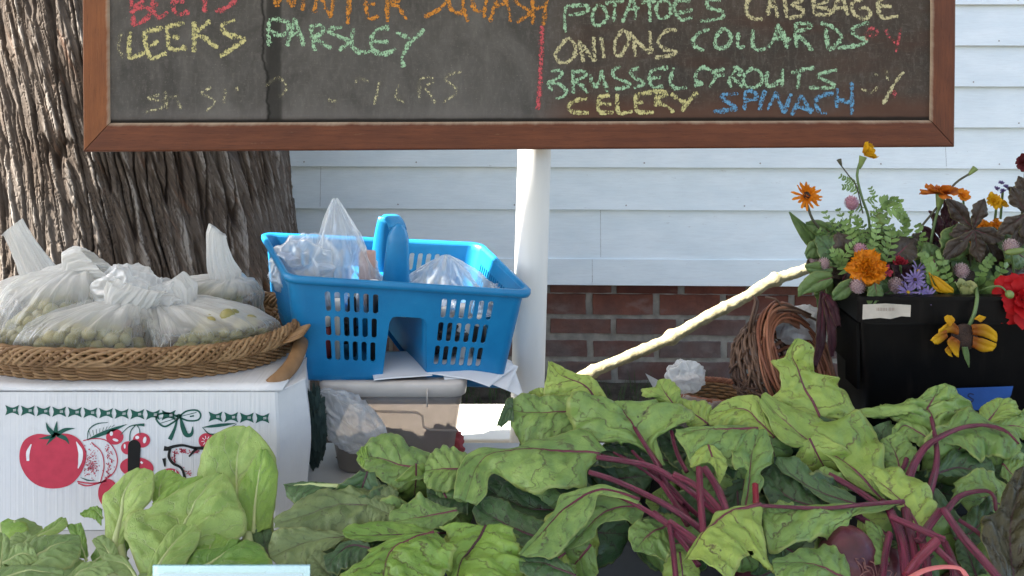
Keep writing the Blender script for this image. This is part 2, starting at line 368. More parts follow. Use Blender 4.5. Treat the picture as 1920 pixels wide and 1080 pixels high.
def rail(A, Bq, Ci, Di, m):      # outer A->B, inner C->D ; profile across v: 0 outer .. w inner
    V = []; uv = []; N = 40
    a, b_, c_, d_ = [np.array(q, float) for q in (A, Bq, Ci, Di)]
    L = np.linalg.norm(bp(*a)-bp(*b_)); w = .048
    prof = [(0, .024), (0, .004), (.03, .0012), (.07, 0), (.9, 0), (.94, .002), (1., .008), (1., .024)]
    for i in range(N):
        t = i/(N-1)
        for (s, dd) in prof:
            q = (a+(b_-a)*t)*(1-s)+(c_+(d_-c_)*t)*s
            wv = .0006*float(pn(t*L*9, s*3, 1.7)); V.append(bp(q[0], q[1]+0, dd+(wv if dd < .02 else 0))); uv.append((t*L+a[0]*.001, s*w))
    k = len(prof); Fc = [(i*k+jj, (i+1)*k+jj, (i+1)*k+(jj+1) % k, i*k+(jj+1) % k) for i in range(N-1) for jj in range(k)]
    Fc += [tuple(range(k)), tuple((N-1)*k+jj for jj in range(k))[::-1]]
    return mesh('frame_rail', V, Fc, m, board, uv=uv, smooth=False)
e = np.array
def sh(pt, dx, dy): return (pt[0]+dx, pt[1]+dy)
rail(sh(oBL, .7, 0), sh(oBR, -.7, 0), sh(iBL, .7, 0), sh(iBR, -.7, 0), M_WOODR)
rail(oTL, sh(oBL, 0, -1.1), iTL, sh(iBL, 0, -1.1), M_WOODL)
rail(oTR, sh(oBR, 0, -1.1), iTR, sh(iBR, 0, -1.1), M_WOODR)
rail(sh(oTL, .7, 0), sh(oTR, -.7, 0), sh(iTL, .7, 0), sh(iTR, -.7, 0), M_WOODR)
n = NT('slate'); u = n.uv()       # uv in metres along the panel
big = n.noise(n.map(u, (2.2, 3, 1)), 2, 4); str_ = n.noise(n.map(u, (120, 40, 1)), 1, 6, .75); spk = n.noise(u, 260, 3, .7); sm = n.noise(n.map(u, (9, 5, 1)), 1, 5, .6, 1.)
x_, y_, _ = n.sep(u)
rightm = n.ramp(n.math('ADD', x_, n.math('MULTIPLY', big, .1)), [(.80, 0), (.90, 1)])
c = n.mix(n.ramp(sm, [(.35, 0), (.7, 1)]), (.062, .058, .054), (.128, .120, .113))
cr_ = n.mix(n.ramp(sm, [(.3, 0), (.7, 1)]), (.042, .037, .032), (.082, .062, .050))
c = n.mix(rightm, c, cr_)
c = n.mix(n.math('MULTIPLY', n.ramp(str_, [(.50, 0), (.74, 1)]), .40), c, (.20, .185, .172))
hz = n.noise(n.map(u, (40, 160, 1)), 1, 5, .75); c = n.mix(n.math('MULTIPLY', n.ramp(hz, [(.55, 0), (.75, 1)]), .35), c, (.20, .18, .17))
c = n.mix(n.math('MULTIPLY', n.ramp(spk, [(.62, 0), (.72, 1)]), .6), c, (.26, .24, .21))
c = n.mix(n.ramp(n.math('SUBTRACT', n.math('MULTIPLY', n.noise(n.map(u, (14, 3, 1)), 1, 4), .07), y_), [(.0, 0), (.03, .45)]), c, (.16, .145, .14))     # chalk dust along the bottom
rust = n.math('MULTIPLY', n.ramp(n.math('SUBTRACT', n.math('MULTIPLY', n.noise(n.map(u, (5, 2, 1)), 1, 3), .10), y_), [(.0, 0), (.03, .8)]), rightm); c = n.mix(rust, c, (.10, .045, .028))
rb2 = n.math('MULTIPLY', n.ramp(n.noise(n.map(u, (3, 12, 1)), 1.3, 3), [(.5, 0), (.68, .55)]), rightm); c = n.mix(rb2, c, (.075, .036, .024))
c = n.mix(n.ramp(n.math('SUBTRACT', y_, n.math('MULTIPLY', n.noise(n.map(u, (20, 1, 1)), 1, 3), .004)), [(.002, .9), (.004, 0)]), c, (.012, .011, .01))  # shadow line above the bottom rail, painted dark into the slate
# dark joint strip
jx = n.math('ADD', x_, n.math('MULTIPLY', n.noise(n.map(u, (1, 9, 1)), 1, 3), .012)); jd = n.math('ABSOLUTE', n.math('SUBTRACT', jx, .292))
c = n.mix(n.ramp(jd, [(.011, .8), (.0155, 0)]), c, (.022, .021, .019))
jx2 = n.math('ADD', x_, n.math('MULTIPLY', n.noise(n.map(u, (1, 5, 1)), 1, 5, .6), .09)); c = n.mix(n.ramp(n.math('ABSOLUTE', n.math('SUBTRACT', jx2, .314)), [(.0012, 1), (.003, 0)]), c, (.012, .011, .01))
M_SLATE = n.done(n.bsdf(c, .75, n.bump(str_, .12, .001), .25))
NX, NZ = 60, 30; V = []; uv = []
for i in range(NX):
    for k in range(NZ):
        px = 195+(1755-195)*i/(NX-1); py = -370+(236+370)*k/(NZ-1); q = bp(px, py, .006); V.append(q); uv.append((q[0]-bp(207, 229)[0], q[2]-bp(207, 229)[2]))
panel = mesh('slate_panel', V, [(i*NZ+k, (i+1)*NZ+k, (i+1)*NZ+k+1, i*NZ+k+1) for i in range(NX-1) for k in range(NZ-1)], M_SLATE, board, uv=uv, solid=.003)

def chalk_mat(name, col, cov=.0):
    n = NT(name); u = n.uv(); p = n.pos(); v = n.sep(u)[1]
    ed = n.math('ABSOLUTE', n.math('MULTIPLY_ADD', v, 2, -1))
    g = n.noise(n.map(p, (1.6, 1, .8), rot=(0, .6, 0)), 300, 3, .65); g2 = n.noise(n.map(p, (1, 1, 1.5)), 120, 4, .7)
    h = n.math('ADD', n.math('MULTIPLY', g, .55), n.math('MULTIPLY', g2, .45))
    thr = n.math('MULTIPLY_ADD', n.math('POWER', ed, 3), .12, .445-cov)
    a = n.ramp(n.math('SUBTRACT', h, thr), [(0, .06), (.05, 1)])
    c = n.mix(n.ramp(g2, [(.4, 0), (.65, 1)]), tuple(x*.75 for x in col), col)
    t = n.n('ShaderNodeBsdfTransparent').outputs[0]
    return n.done(n.mixs(n.math('MULTIPLY', a, .93), t, n.bsdf(c, .95, None, .1)))
CK = {'red': ('red chalk', (.64, .13, .15)), 'yel': ('yellow chalk', (.68, .63, .30)), 'grn': ('green chalk', (.42, .66, .44)), 'org': ('orange chalk', (.68, .29, .06)), 'blu': ('blue chalk', (.16, .38, .62)), 'pal': ('pale yellow chalk', (.66, .61, .37))}
MC = {k: chalk_mat(v[0].replace(' ', '_'), v[1]) for k, v in CK.items()}
MF = {k: chalk_mat(CK[k][0].replace(' ', '_')+'_faint', CK[k][1], -.065) for k in ('yel', 'red', 'pal')}
TL = {1: (200, .22222), 2: (600, .229167), 3: (1000, .22222), 4: (1340, .22222)}
WORDS = [
('BEETS', 'red', 9.5, {1: [[(200,-60),(205,60),(225,225)],[(205,-50),(300,-60),(310,0),(220,60)],[(220,70),(320,60),(360,110),(320,160),(235,220)],[(470,-60),(390,-40),(385,60),(410,130),(450,145),(510,100)],[(390,30),(430,40)],[(650,-70),(560,-50),(555,60),(580,115),(620,120),(690,95)],[(560,20),(650,5)],[(820,-70),(822,105)],[(740,-70),(900,-75)],[(1060,-90),(980,-70),(1000,-30),(1075,-10),(1050,30),(980,75),(910,95)]]}),
('LEEKS', 'yel', 9.5, {1: [[(190,265),(180,450),(205,485),(320,440)],[(460,220),(440,240),(320,280),(330,400),(370,490),(500,440)],[(360,390),(430,345)],[(650,195),(560,215),(505,230),(510,330),(520,400),(580,420),(670,400)],[(550,310),(610,315)],[(730,180),(735,300),(730,440)],[(870,175),(730,280)],[(740,290),(830,325),(930,410)],[(1080,165),(1010,190),(960,225),(1020,290),(1150,320),(1130,360),(1040,420),(950,480)]]}),
('PARSLEY', 'grn', 9, {1: [[(1365,170),(1360,280),(1370,390)],[(1365,170),(1430,160),(1520,190),(1530,250),(1460,300),(1400,270),(1390,250)],[(1590,150),(1560,250),(1520,390)],[(1580,160),(1620,260),(1660,390)],[(1540,300),(1620,280)],[(1720,210),(1735,320),(1755,430)],[(1720,210),(1800,215),(1830,250),(1780,300),(1740,320)],[(1750,320),(1890,410)]],
 2: [[(180,220),(70,240),(130,290),(230,330),(210,370),(150,410)],[(275,230),(260,310),(265,380),(320,425),(410,420)],[(565,220),(490,235),(430,280),(420,380),(450,425),(530,440),(620,400)],[(440,340),(560,340)],[(620,265),(690,295),(760,335)],[(855,240),(780,310),(720,370),(670,480),(685,550)]]}),
('WINTER', 'org', 8, {1: [[(1390,-60),(1435,50),(1490,-70),(1560,50),(1600,-60)],[(1660,-70),(1650,90)],[(1770,-50),(1750,110)],[(1790,-60),(1885,150)]],
 2: [[(110,-60),(88,140)],[(240,-60),(225,150),(225,200)],[(150,-70),(330,-75)],[(470,-60),(380,-40),(370,30),(390,130),(420,155),(480,130)],[(380,40),(450,30)],[(550,-60),(550,180)],[(550,-60),(640,-50),(640,0),(570,20)],[(570,30),(640,60),(710,160)]]}),
('SQUASH', 'org', 8, {2: [[(1000,-90),(920,-60),(1030,-10),(1020,30),(950,90),(850,135)],[(1050,-40),(1060,50),(1110,105),(1160,90),(1165,-30),(1100,-70),(1050,-40)],[(1165,30),(1210,180)],[(1245,-50),(1255,50),(1300,95),(1350,60),(1370,-50)],[(1360,0),(1345,150)],[(1470,-60),(1430,50),(1390,180)],[(1480,-60),(1540,60),(1560,180)],[(1430,50),(1540,20)],[(1680,-60),(1590,-20),(1650,50),(1720,95),(1680,140),(1610,180)],[(1745,-60),(1740,200)],[(1860,-60),(1840,120),(1825,210)],[(1750,70),(1850,50)]]}),
('LINE', 'red', 9.5, {2: [[(1818,210),(1810,500),(1800,700),(1785,900)]]}),
('POTATOES', 'grn', 7.5, {3: [[(280,50),(265,150),(275,275)],[(280,50),(400,45),(465,60),(430,105),(300,125)],[(550,35),(500,120),(520,210),(590,200),(630,130),(590,60),(550,35)],[(610,25),(770,5)],[(690,15),(680,185)],[(830,-10),(790,100),(755,190)],[(840,-10),(870,90),(860,165)],[(790,85),(900,65)],[(910,15),(1040,10)],[(980,0),(990,185)],[(1090,0),(1040,60),(1060,145),(1120,150),(1170,90),(1140,10),(1090,0)],[(1330,5),(1220,15),(1190,60),(1210,120),(1260,165),(1350,140)],[(1220,110),(1350,80)],[(1590,5),(1480,0),(1480,60),(1600,100),(1590,150),(1410,180)]]}),
('CABBAGE', 'pal', 8, {4: [[(370,-40),(300,-10),(270,60),(300,140),(380,165),(410,155)],[(480,-50),(450,130)],[(490,-50),(520,60),(540,150)],[(460,60),(520,50)],[(590,-40),(615,150)],[(600,-40),(740,0),(660,40),(750,80),(740,130),(630,150)],[(840,-40),(845,120)],[(845,-30),(960,0),(870,50),(980,90),(960,125),(850,120)],[(870,60),(960,70)],[(1060,-50),(1005,110)],[(1080,-50),(1130,130)],[(1030,70),(1120,60)],[(1260,0),(1190,10),(1160,60),(1200,130),(1270,155),(1320,120),(1290,70),(1220,75)],[(1470,-30),(1390,10),(1385,60),(1400,120),(1450,150),(1560,135)],[(1390,50),(1500,55)]]}),
('ONIONS', 'pal', 7.5, {3: [[(290,320),(220,400),(190,470),(230,525),(310,515),(360,440),(340,360),(290,320)],[(385,335),(425,525)],[(390,345),(460,440),(520,520)],[(510,310),(520,520)],[(575,310),(600,490)],[(760,240),(700,330),(690,440),(730,470),(790,390),(810,310),(770,250)],[(850,310),(865,480)],[(810,270),(900,370),(990,450)],[(985,260),(1000,450)],[(1215,250),(1120,265),(1055,340),(1100,410),(1210,435),(1170,465),(1030,490)]]}),
('COLLARDS', 'grn', 8, {3: [[(1490,245),(1400,280),(1350,350),(1380,400),(1445,425)]], 4: [[(80,235),(20,300),(10,390),(70,410),(140,340),(120,270),(80,235)],[(205,270),(200,390),(260,390)],[(330,245),(325,370),(370,420),(440,405)],[(545,200),(510,310),(460,400)],[(545,210),(590,310),(620,410)],[(500,320),(650,335)],[(540,260),(570,300)],[(690,200),(700,400)],[(670,205),(780,195),(820,220),(760,250),(700,260)],[(700,300),(770,350),(830,430)],[(940,240),(965,420)],[(900,190),(1000,230),(1075,310),(1020,390),(970,425)],[(1320,190),(1220,215),(1165,260),(1210,310),(1290,340),(1220,380),(1040,405)]]}),
('BRUSSEL SPROUTS', 'grn', 7.5, {3: [[(150,600),(240,600),(220,650),(120,700)],[(120,700),(220,710),(275,760),(260,810),(190,835)],[(120,700),(160,770)],[(335,600),(340,790)],[(320,600),(440,610),(430,650),(350,680)],[(350,690),(410,720),(460,790)],[(485,630),(495,700),(530,730),(570,660),(580,590)],[(580,590),(600,690),(630,775)],[(740,560),(670,600),(700,660),(810,700),(790,735),(690,755)],[(895,570),(825,600),(850,650),(930,690),(920,720),(850,740)],[(1140,570),(1020,590),(985,640),(995,710),(1030,740),(1100,735)],[(1000,660),(1080,650)],[(1185,570),(1160,690),(1200,745),(1300,740)],[(1510,600),(1440,570),(1380,610),(1380,680),(1430,710),(1360,720)],[(1510,600),(1540,640),(1490,740)],[(1520,600),(1620,585)],[(1540,640),(1620,630)]],
 4: [[(200,570),(130,660),(140,740)],[(160,560),(230,600),(200,640)],[(150,650),(250,740)],[(330,570),(250,640),(260,720),(340,740),(400,690),(390,610),(340,580)],[(450,600),(440,700),(470,730),(560,670),(580,580)],[(580,590),(570,730)],[(650,615),(750,590),(850,570)],[(715,610),(705,750)],[(1040,590),(920,615),(880,655),(990,700),(1000,740),(800,740)]]}),
('CELERY', 'yel', 8.5, {3: [[(460,830),(360,850),(295,900),(340,945),(470,955)],[(650,800),(570,820),(545,870),(560,935),(600,950),(680,950)],[(550,870),(660,885)],[(710,790),(710,900),(730,955),(840,940)],[(1000,780),(890,800),(860,850),(870,920),(910,950),(1020,945)],[(870,865),(930,865)],[(1040,770),(1035,900)],[(1000,770),(1070,765),(1130,795),(1040,830)],[(1050,860),(1130,900),(1190,950)],[(1165,790),(1230,840),(1290,870)],[(1390,775),(1310,860),(1255,940)]]}),
('SPINACH', 'blu', 8, {4: [[(205,790),(90,800),(70,830),(190,915),(110,930),(-10,945)],[(265,770),(255,930)],[(255,785),(300,765),(350,785),(345,830),(258,855)],[(430,760),(400,850),(380,930)],[(520,770),(450,930)],[(520,780),(550,860),(590,960)],[(650,790),(590,960)],[(740,800),(650,975)],[(745,810),(780,890),(820,960)],[(690,900),(840,930)],[(1010,785),(900,810),(860,860),(880,930),(950,965)],[(1040,745),(1030,910)],[(1160,690),(1165,830),(1160,970)],[(1030,830),(1090,850),(1160,870)]]}),
('SLASH', 'pal', 8, {4: [[(1600,605),(1530,690),(1425,880)]]}),
('VEE', 'red', 5.5, {4: [[(1580,235),(1560,320),(1535,440)]]}),
('faint', 'red', 8, {4: [[(1440,240),(1480,310),(1540,370)],[(1290,260),(1285,340)],[(1290,250),(1360,240),(1370,290),(1300,310)],[(1520,760),(1525,830)]]}),
('faint', 'pal', 7, {1: [[(440,800),(340,830),(480,860),(460,910),(310,950)],[(490,770),(510,920)],[(500,825),(610,810)],[(590,840),(625,930)],[(880,735),(800,790),(910,850),(840,940)],[(1000,750),(985,880)],[(1100,730),(1095,780)],[(1340,720),(1450,660),(1520,740),(1450,820)],[(120,280),(95,400),(140,490)]],
 2: [[(400,670),(320,640),(280,690)],[(60,820),(140,830)],[(490,660),(440,855)],[(650,690),(620,790),(690,845)],[(810,650),(810,800)],[(810,650),(880,630),(930,670),(860,700)],[(860,720),(950,850)],[(1160,580),(1020,640),(1120,740),(1010,840)]], 4: [[(1240,750),(1320,780),(1390,730)],[(1450,590),(1470,680)],[(1350,620),(1380,640)]]}),
]
ck = 0
def stroke(b, q, wid, ck):
    L = np.linalg.norm(np.diff(q, axis=0), axis=1).sum()
    k = max(4, int(L/2.2)); c = spline(q, k); t = np.gradient(c, axis=0); t /= np.linalg.norm(t, axis=1)[:, None]+1e-9
    nn = np.stack([-t[:, 1], t[:, 0]], 1); w = wid/2*(.95+.5*pn(np.linspace(0, L/12, k), ck*1.3)); w[0] *= .6; w[-1] *= .6
    c = c+nn*(.8*pn(np.linspace(0, L/14, k), ck*.7+20))[:, None]
    dd = .0042-ck*.000012; rows = []; uv = []
    for s_ in (-1, -.5, 0, .5, 1):
        e_ = c+nn*(w*s_*1.15)[:, None]; rows.append([bp(a, b_, dd) for a, b_ in e_]); uv.append([(i*.003, (s_+1)/2) for i in range(k)])
    b.grid(np.array(rows), np.array(uv))
for (wd, colr, wid, tiles) in WORDS:
    b = MB()
    for tnum, strokes in tiles.items():
        ox, s = TL[tnum]
        for st in strokes:
            stroke(b, np.array([(ox+x*s, y*s) for x, y in st], float), wid, ck); ck += 1
            if wd == 'faint': b.build('faint_chalk_mark', MF[colr], board); b = MB()
    if wd == 'faint': continue
    o = b.build('chalk_mark' if wd in ('LINE', 'SLASH', 'VEE') else 'chalk_writing', MC[colr], board)
    if wd not in ('LINE', 'SLASH', 'VEE'): o['label'] = 'word %s in %s' % (wd, CK[colr][0])
# ================================================================ TABLES
ZT = .770
M_TABLE = simple('table_top', (.50, .51, .52), .55, .10, 8, .15)
tb = thing('market_table', 'long white folding table under the vegetables and boxes', 'table', (0, 1.1, 0))
b = MB(); b.box((-1.5, .70, ZT-.04), (1.6, 1.605, ZT)); b.build('table_top', M_TABLE, tb, smooth=False, bevel=.006)
for x in (-1.4, 1.5):
    for y in (.78, 1.53):
        b = MB(); b.tube([(x, y, 0), (x, y, ZT-.04)], .014, 10); b.build('leg', M_STEEL, tb)
M_SHELF = simple('shelf_white', (.78, .76, .70), .6, .06, 9, .2)
sh_ = thing('white_bench', 'white bench top in full sun behind the storage bin', 'bench', (0, 1.82, 0))
b = MB(); b.box((-.36, 1.712, .705), (.07, 1.885, .726)); b.build('bench_top', M_SHELF, sh_, smooth=False, bevel=.003)
for x in (-.32, .03):
    b = MB(); b.box((x-.02, 1.74, .05), (x+.02, 1.86, .705)); b.build('leg', M_SHELF, sh_, smooth=False)
# ================================================================ PLASTIC FILM / BAGS
def film_mat(name, opac, col=(.85, .86, .87), rough=.28, edge=.5, wr=60, dens=None, gl_=.34, bs=.55):
    n = NT(name); o = n.obj(); lw = n.n('ShaderNodeLayerWeight'); lw.inputs[0].default_value = .35
    w1 = n.noise(n.map(o, (1, 1, .6)), wr, 4, .6, .8); w2 = n.noise(o, wr*.3, 4, .6, .6)
    hh = n.math('ADD', w1, w2)
    if dens: w3 = n.noise(n.map(n.uv(), (34, 2.2, 1)), 1, 4, .6, .4); hh = n.math('ADD', hh, n.math('MULTIPLY', w3, 1.3)); w1 = w3
    bm = n.bump(hh, bs, .006)
    ridg = n.ramp(n.math('ABSOLUTE', n.math('MULTIPLY_ADD', w1, 2, -1)), [(.0, .4), (.09, 0)])
    f = n.math('ADD', n.math('MULTIPLY_ADD', n.math('POWER', lw.outputs['Facing'], 2.2), edge, opac), n.math('MULTIPLY', ridg, .16 if dens else .3)); f = n.math('MINIMUM', f, .96)
    if dens: U_ = n.sep(n.uv())[1]; f = n.math('MINIMUM', n.math('ADD', f, n.math('MULTIPLY', n.ramp(n.math('ADD', U_, n.math('MULTIPLY', w2, .25)), [(.50, 0), (.78, 1)]), dens)), .95)
    df = n.mixs(.45, n.shader('Diffuse', col, Normal=bm), n.shader('Translucent', col, Normal=bm))
    t = n.n('ShaderNodeBsdfTransparent'); t.inputs[0].default_value = (.96, .97, .97, 1)
    base = n.mixs(f, t.outputs[0], df)
    gl = n.shader('Glossy', (1, 1, 1), Roughness=rough, Normal=bm)
    fr = n.n('ShaderNodeFresnel'); fr.inputs[0].default_value = 1.45; n.set(fr.inputs[1], bm)
    return n.done(n.mixs(n.math('MINIMUM', n.math('MULTIPLY', fr.outputs[0], 1.0), gl_), base, gl))
M_FILM = film_mat('frosted_film', .15, (.90, .885, .85), .30, .34, 16, .55)
M_CLEAR = film_mat('clear_film', .27, (.86, .88, .91), .28, .35, 13, None, .22, .35)
M_HAZE = film_mat('hazy_film', .40, (.87, .87, .87), .38, .4, 10, None, .16, .3)
M_WFILM = film_mat('white_film', .62, (.86, .855, .84), .4, .25, 12, None, .14, .35)
def crumple(b, c, size, seed, n=52, amp=.28, fr=2.2, ax=None):
    th = np.linspace(0.02, np.pi-.02, n); ph = np.linspace(0, 2*np.pi, n*2, endpoint=False)
    T, Q = np.meshgrid(th, ph, indexing='ij'); D = np.stack([np.sin(T)*np.cos(Q), np.sin(T)*np.sin(Q), np.cos(T)], -1)
    r = 1+amp*(1-2.2*np.abs(pn(D[..., 0]*fr+seed, D[..., 1]*fr, D[..., 2]*fr)))-amp*.5+amp*.45*(1-2*np.abs(pn(D[..., 0]*fr*2.3, D[..., 1]*fr*2.3+seed, D[..., 2]*fr*2.3)))
    G = D*r[..., None]*np.array(size)
    if ax is not None: G = G@np.array(ax).T
    b.grid(G+np.array(c), closed=True); return b
def bag(name, label, group, base, ab, neck, tail, seed, mat, zb, hh=.6, rn=.016, rt=.03, nu=64, nv=150, fold=.16):
    """base (x,y,z) centre on what carries it, half widths ab, neck point, tail spline; returns thing with film"""
    R = random.Random(seed); base = np.array(base); neck = np.array(neck)
    t = thing(name, label, 'plastic bag', base, group)
    us = np.linspace(0, 1, nu); ph = np.linspace(0, 2*np.pi, nv, endpoint=False); G = []
    tl = spline([neck]+[np.array(q) for q in tail], 40)
    for u in us:
        if u < .72:
            w = u/.72; ang = w*np.pi/2*1.06
            # dome from the floor to the neck
            zf = 1-(1-w)**1.5 if w > .3 else (1-.7**1.5)*(w/.3)**1.3
            c = base+(neck-base)*np.array([w**2.4, w**2.4, zf])
            if w < .12: k = (w/.12)**.5
            else: k = max(0, 1-((w-.12)/.88)**2.1)
            a, bb = ab[0]*k+rn*(1-k), ab[1]*k+rn*(1-k)
            if w < .02: a = bb = .002
            fo = fold*(.25+.75*w)
        else:
            w = (u-.72)/.28; c = tl[min(39, int(w*39))]; a = rn+(rt-rn)*w**.7; bb = rn+(rt*.45-rn)*w**.7; fo = .3
        f1 = 1-2*np.abs(pn(np.cos(ph)*2.6+seed, np.sin(ph)*2.6, u*1.1)); f2 = 1-2*np.abs(pn(np.cos(ph)*6.5+seed, np.sin(ph)*6.5, u*2.2)); f3 = pn(np.cos(ph)*3+seed*2, np.sin(ph)*3, u*7)
        r = 1+fo*(f1*.7+f2*.5)+.06*f3
        ring = np.stack([c[0]+a*r*np.cos(ph), c[1]+bb*r*np.sin(ph), np.full(nv, c[2])+(.006*f3 if .1 < u < .7 else 0)], 1)
        if u >= .72 and len(tail) > 0:   # tilt rings along the tail
            i = min(38, int(w*39)); d = tl[i+1]-tl[i]; d /= np.linalg.norm(d)+1e-9
            ring[:, 2] += -(ring[:, 0]-c[0])*d[0]/max(.75, d[2])*.7
        ring[:, 2] = np.maximum(ring[:, 2], zb+.0005*np.cos(ph*3)); lowz = np.clip((1.07-ring[:, 2])/.03, 0, 1); ev = (np.abs((ring[:, 0]-TC[0])/(TA-.016))**2.6+np.abs((ring[:, 1]-TC[1])/(TBd-.016))**2.6)**(1/2.6); kk = np.where(ev > 1, 1/np.maximum(ev, 1), 1)*lowz+(1-lowz); ring[:, 0] = TC[0]+(ring[:, 0]-TC[0])*kk; ring[:, 1] = TC[1]+(ring[:, 1]-TC[1])*kk; G.append(ring)
    b = MB(); G = np.array(G); G = np.concatenate([G, G[:, :1]], 1); uv = np.stack(np.meshgrid(np.linspace(0, 1, nv+1), us, indexing='xy'), -1)
    b.grid(G, uv); b.build('bag_film', mat, t)
    return t
n = NT('grape'); at = n.attr('tone'); p = n.pos()
c = n.mix(at, (.19, .175, .045), (.33, .27, .09)); c = n.mix(n.ramp(n.noise(p, 160, 3), [(.55, 0), (.75, .5)]), c, (.30, .24, .10))
M_GRAPE = n.done(n.bsdf(c, .35, None, .5, Subsurface_Weight=.15, Subsurface_Radius=(.01, .01, .004), Subsurface_Scale=.4))
def grapes(base, ab, h, seed, label, k=120, r=.0112):
    R = random.Random(seed); b = MB(); pts = []; tries = 0
    while len(pts) < k and tries < 9000:
        tries += 1; x, y = R.uniform(-1, 1), R.uniform(-1, 1); q = x*x+y*y
        if q > 1 or (abs((base[0]+x*ab[0]-TC[0])/(TA-.03))**2.6+abs((base[1]+y*ab[1]-TC[1])/(TBd-.03))**2.6) > 1: continue
        z = R.uniform(0, 1)*(1-q)**.8*h+r; p = np.array([base[0]+x*ab[0]*.86, base[1]+y*ab[1]*.86, base[2]+z])
        if all(np.sum((p-o)**2) > (1.45*r)**2 for o in pts): pts.append(p)
    for p in pts:
        s = R.uniform(.85, 1.12); b.ball(p, r*s, 12, 8, (R.uniform(.95, 1.25), 1, R.uniform(.95, 1.25)), at=R.random())
    for i in range(10):
        a = pts[R.randrange(len(pts))]; c_ = pts[R.randrange(len(pts))]
        b.tube(spline([a, (a+c_)/2+np.array([0, 0, .008]), c_], 8), .0018, 5, at=.9)
    o = b.build('grape_bunch', M_GRAPE, None, attr='tone'); tag(o, label, 'grapes', 'green grapes bagged in the wicker tray')
# ================================================================ CARDBOARD BOX
n = NT('box_board'); p = n.pos(); o = n.obj(); cg = n.noise(n.map(o, (150, 1, .5)), 1, 2); f = n.noise(o, 12, 5, .65)
c = n.mix(n.ramp(f, [(.35, 0), (.75, 1)]), (.62, .62, .635), (.69, .69, .695)); c = n.mix(n.ramp(n.noise(n.map(o, (1, 1, 1.6)), 6, 6, .7), [(.58, 0), (.74, .6)]), c, (.47, .45, .41))
M_CARD = n.done(n.bsdf(c, .62, n.bump(cg, .4, .004, n.bump(f, .1, .002)), .3))
YB = 1.305; ZBX = .982
box = thing('produce_box', 'white corrugated produce box printed with a big red tomato and fruit', 'cardboard box', (-.58, YB, ZT))
out = [(-1.02, YB), (-.361, YB), (-.357, YB+.002), (-.3275, YB+.055), (-.330, YB+.062), (-.405, 1.70), (-1.02, 1.70)]
zr = np.linspace(ZT+.001, ZBX, 12); G = []
for z in zr:
    t = (z-ZT)/.212
    G.append([(x+.002*math.sin(z*40+x*9)+(.006*math.sin(t*3.1) if x > -.34 else 0), y+(.0015*math.sin(t*6+x*20) if 0 < t < 1 and x > -.35 else 0), z) for x, y in out])
b = MB(); b.grid(np.array(G), closed=True); k = len(out)
b.add([(x, y, ZBX-.001) for x, y in out], [tuple(range(k))]); b.build('carton', M_CARD, box, smooth=False, bevel=.0025)
b = MB(); X, Y = np.meshgrid(np.linspace(-1.02, -.352, 20), np.linspace(YB+.001, 1.69, 16), indexing='ij')
b.grid(np.stack([X, Y, ZBX+.003+.002*pn(X*9, Y*9)], -1)); b.build('top_flap', M_CARD, box, solid=.004)
def flatm(name, col): return simple(name, col, .6, .10, 60, .05, .3)
M_RED = flatm('red_ink', (.50, .042, .075)); M_GRN = flatm('green_ink', (.012, .085, .062)); M_INKW = flatm('white_ink', (.74, .73, .74)); M_BLK = flatm('black_ink', (.012, .012, .012)); M_HOLE = flatm('hand_hole', (.004, .004, .004))
def zb(x, y): return (x/3.2, 740+y/3.2)
def bxp(pts, dd): return np.array([P(*zb(x, y), YB)+np.array([0, -dd, 0]) for x, y in pts])
def art(name, polys, m, dd, each=False):
    if each: return [art(name, [q], m, dd) for q in polys]
    b = MB()
    for lp in polys:
        Vv, Fc = flat_shape([lp]); b.add(bxp(Vv[:, :2], dd), Fc)
    return b.build(name, m, box, smooth=False)
def ell(cx, cy, rx, ry, n=48, rot=0, k=0, seed=0):
    a = np.linspace(0, 2*np.pi, n, endpoint=False); x = rx*np.cos(a); y = ry*np.sin(a)
    if k: s = 1+k*np.sin(a*2+seed); x, y = x*s, y*s
    return [(cx+u*math.cos(rot)-v*math.sin(rot), cy+u*math.sin(rot)+v*math.cos(rot)) for u, v in zip(x, y)]
def sline(pts, w, n=24):
    c = spline([(float(a), float(q)) for a, q in pts], n); t = np.gradient(c, axis=0); t /= np.linalg.norm(t, axis=1)[:, None]+1e-9; nn = np.stack([-t[:, 1], t[:, 0]], 1)
    ww = np.interp(np.linspace(0, 1, n), np.linspace(0, 1, len(w)), w)[:, None] if isinstance(w, (list, tuple)) else w
    return [tuple(q) for q in c+nn*ww/2]+[tuple(q) for q in (c-nn*ww/2)[::-1]]
def leafp(a, q, w): return sline([a, ((a[0]+q[0])/2, (a[1]+q[1])/2), q], [1, w*.8, w, w*.7, 1])
D1, D2, D3 = .0008, .0011, .0014
tom = spline([(315, 240), (400, 232), (470, 262), (515, 330), (515, 400), (480, 480), (420, 540), (330, 562), (240, 548), (170, 500), (125, 420), (120, 340), (150, 270), (220, 235), (290, 240)], 70)
art('printed_tomato', [[tuple(q) for q in tom]], M_RED, D1)
art('printed_highlight', [sline([(190, 295), (170, 345), (170, 395)], [6, 22, 16]), sline([(460, 280), (485, 340), (482, 400), (470, 440)], [4, 28, 26, 6])], M_INKW, D2)
art('printed_calyx', [sline([(335, 245), (295, 205), (278, 165)], [30, 26, 2]), sline([(335, 245), (338, 200), (343, 158)], [26, 22, 2]), sline([(340, 240), (390, 210), (450, 200)], [26, 22, 2]), sline([(335, 240), (290, 255), (235, 262)], [20, 20, 2]), sline([(345, 240), (395, 262), (418, 296)], [24, 26, 2]), sline([(330, 245), (305, 270), (280, 302)], [20, 16, 3])], M_GRN, D2)
segs = []
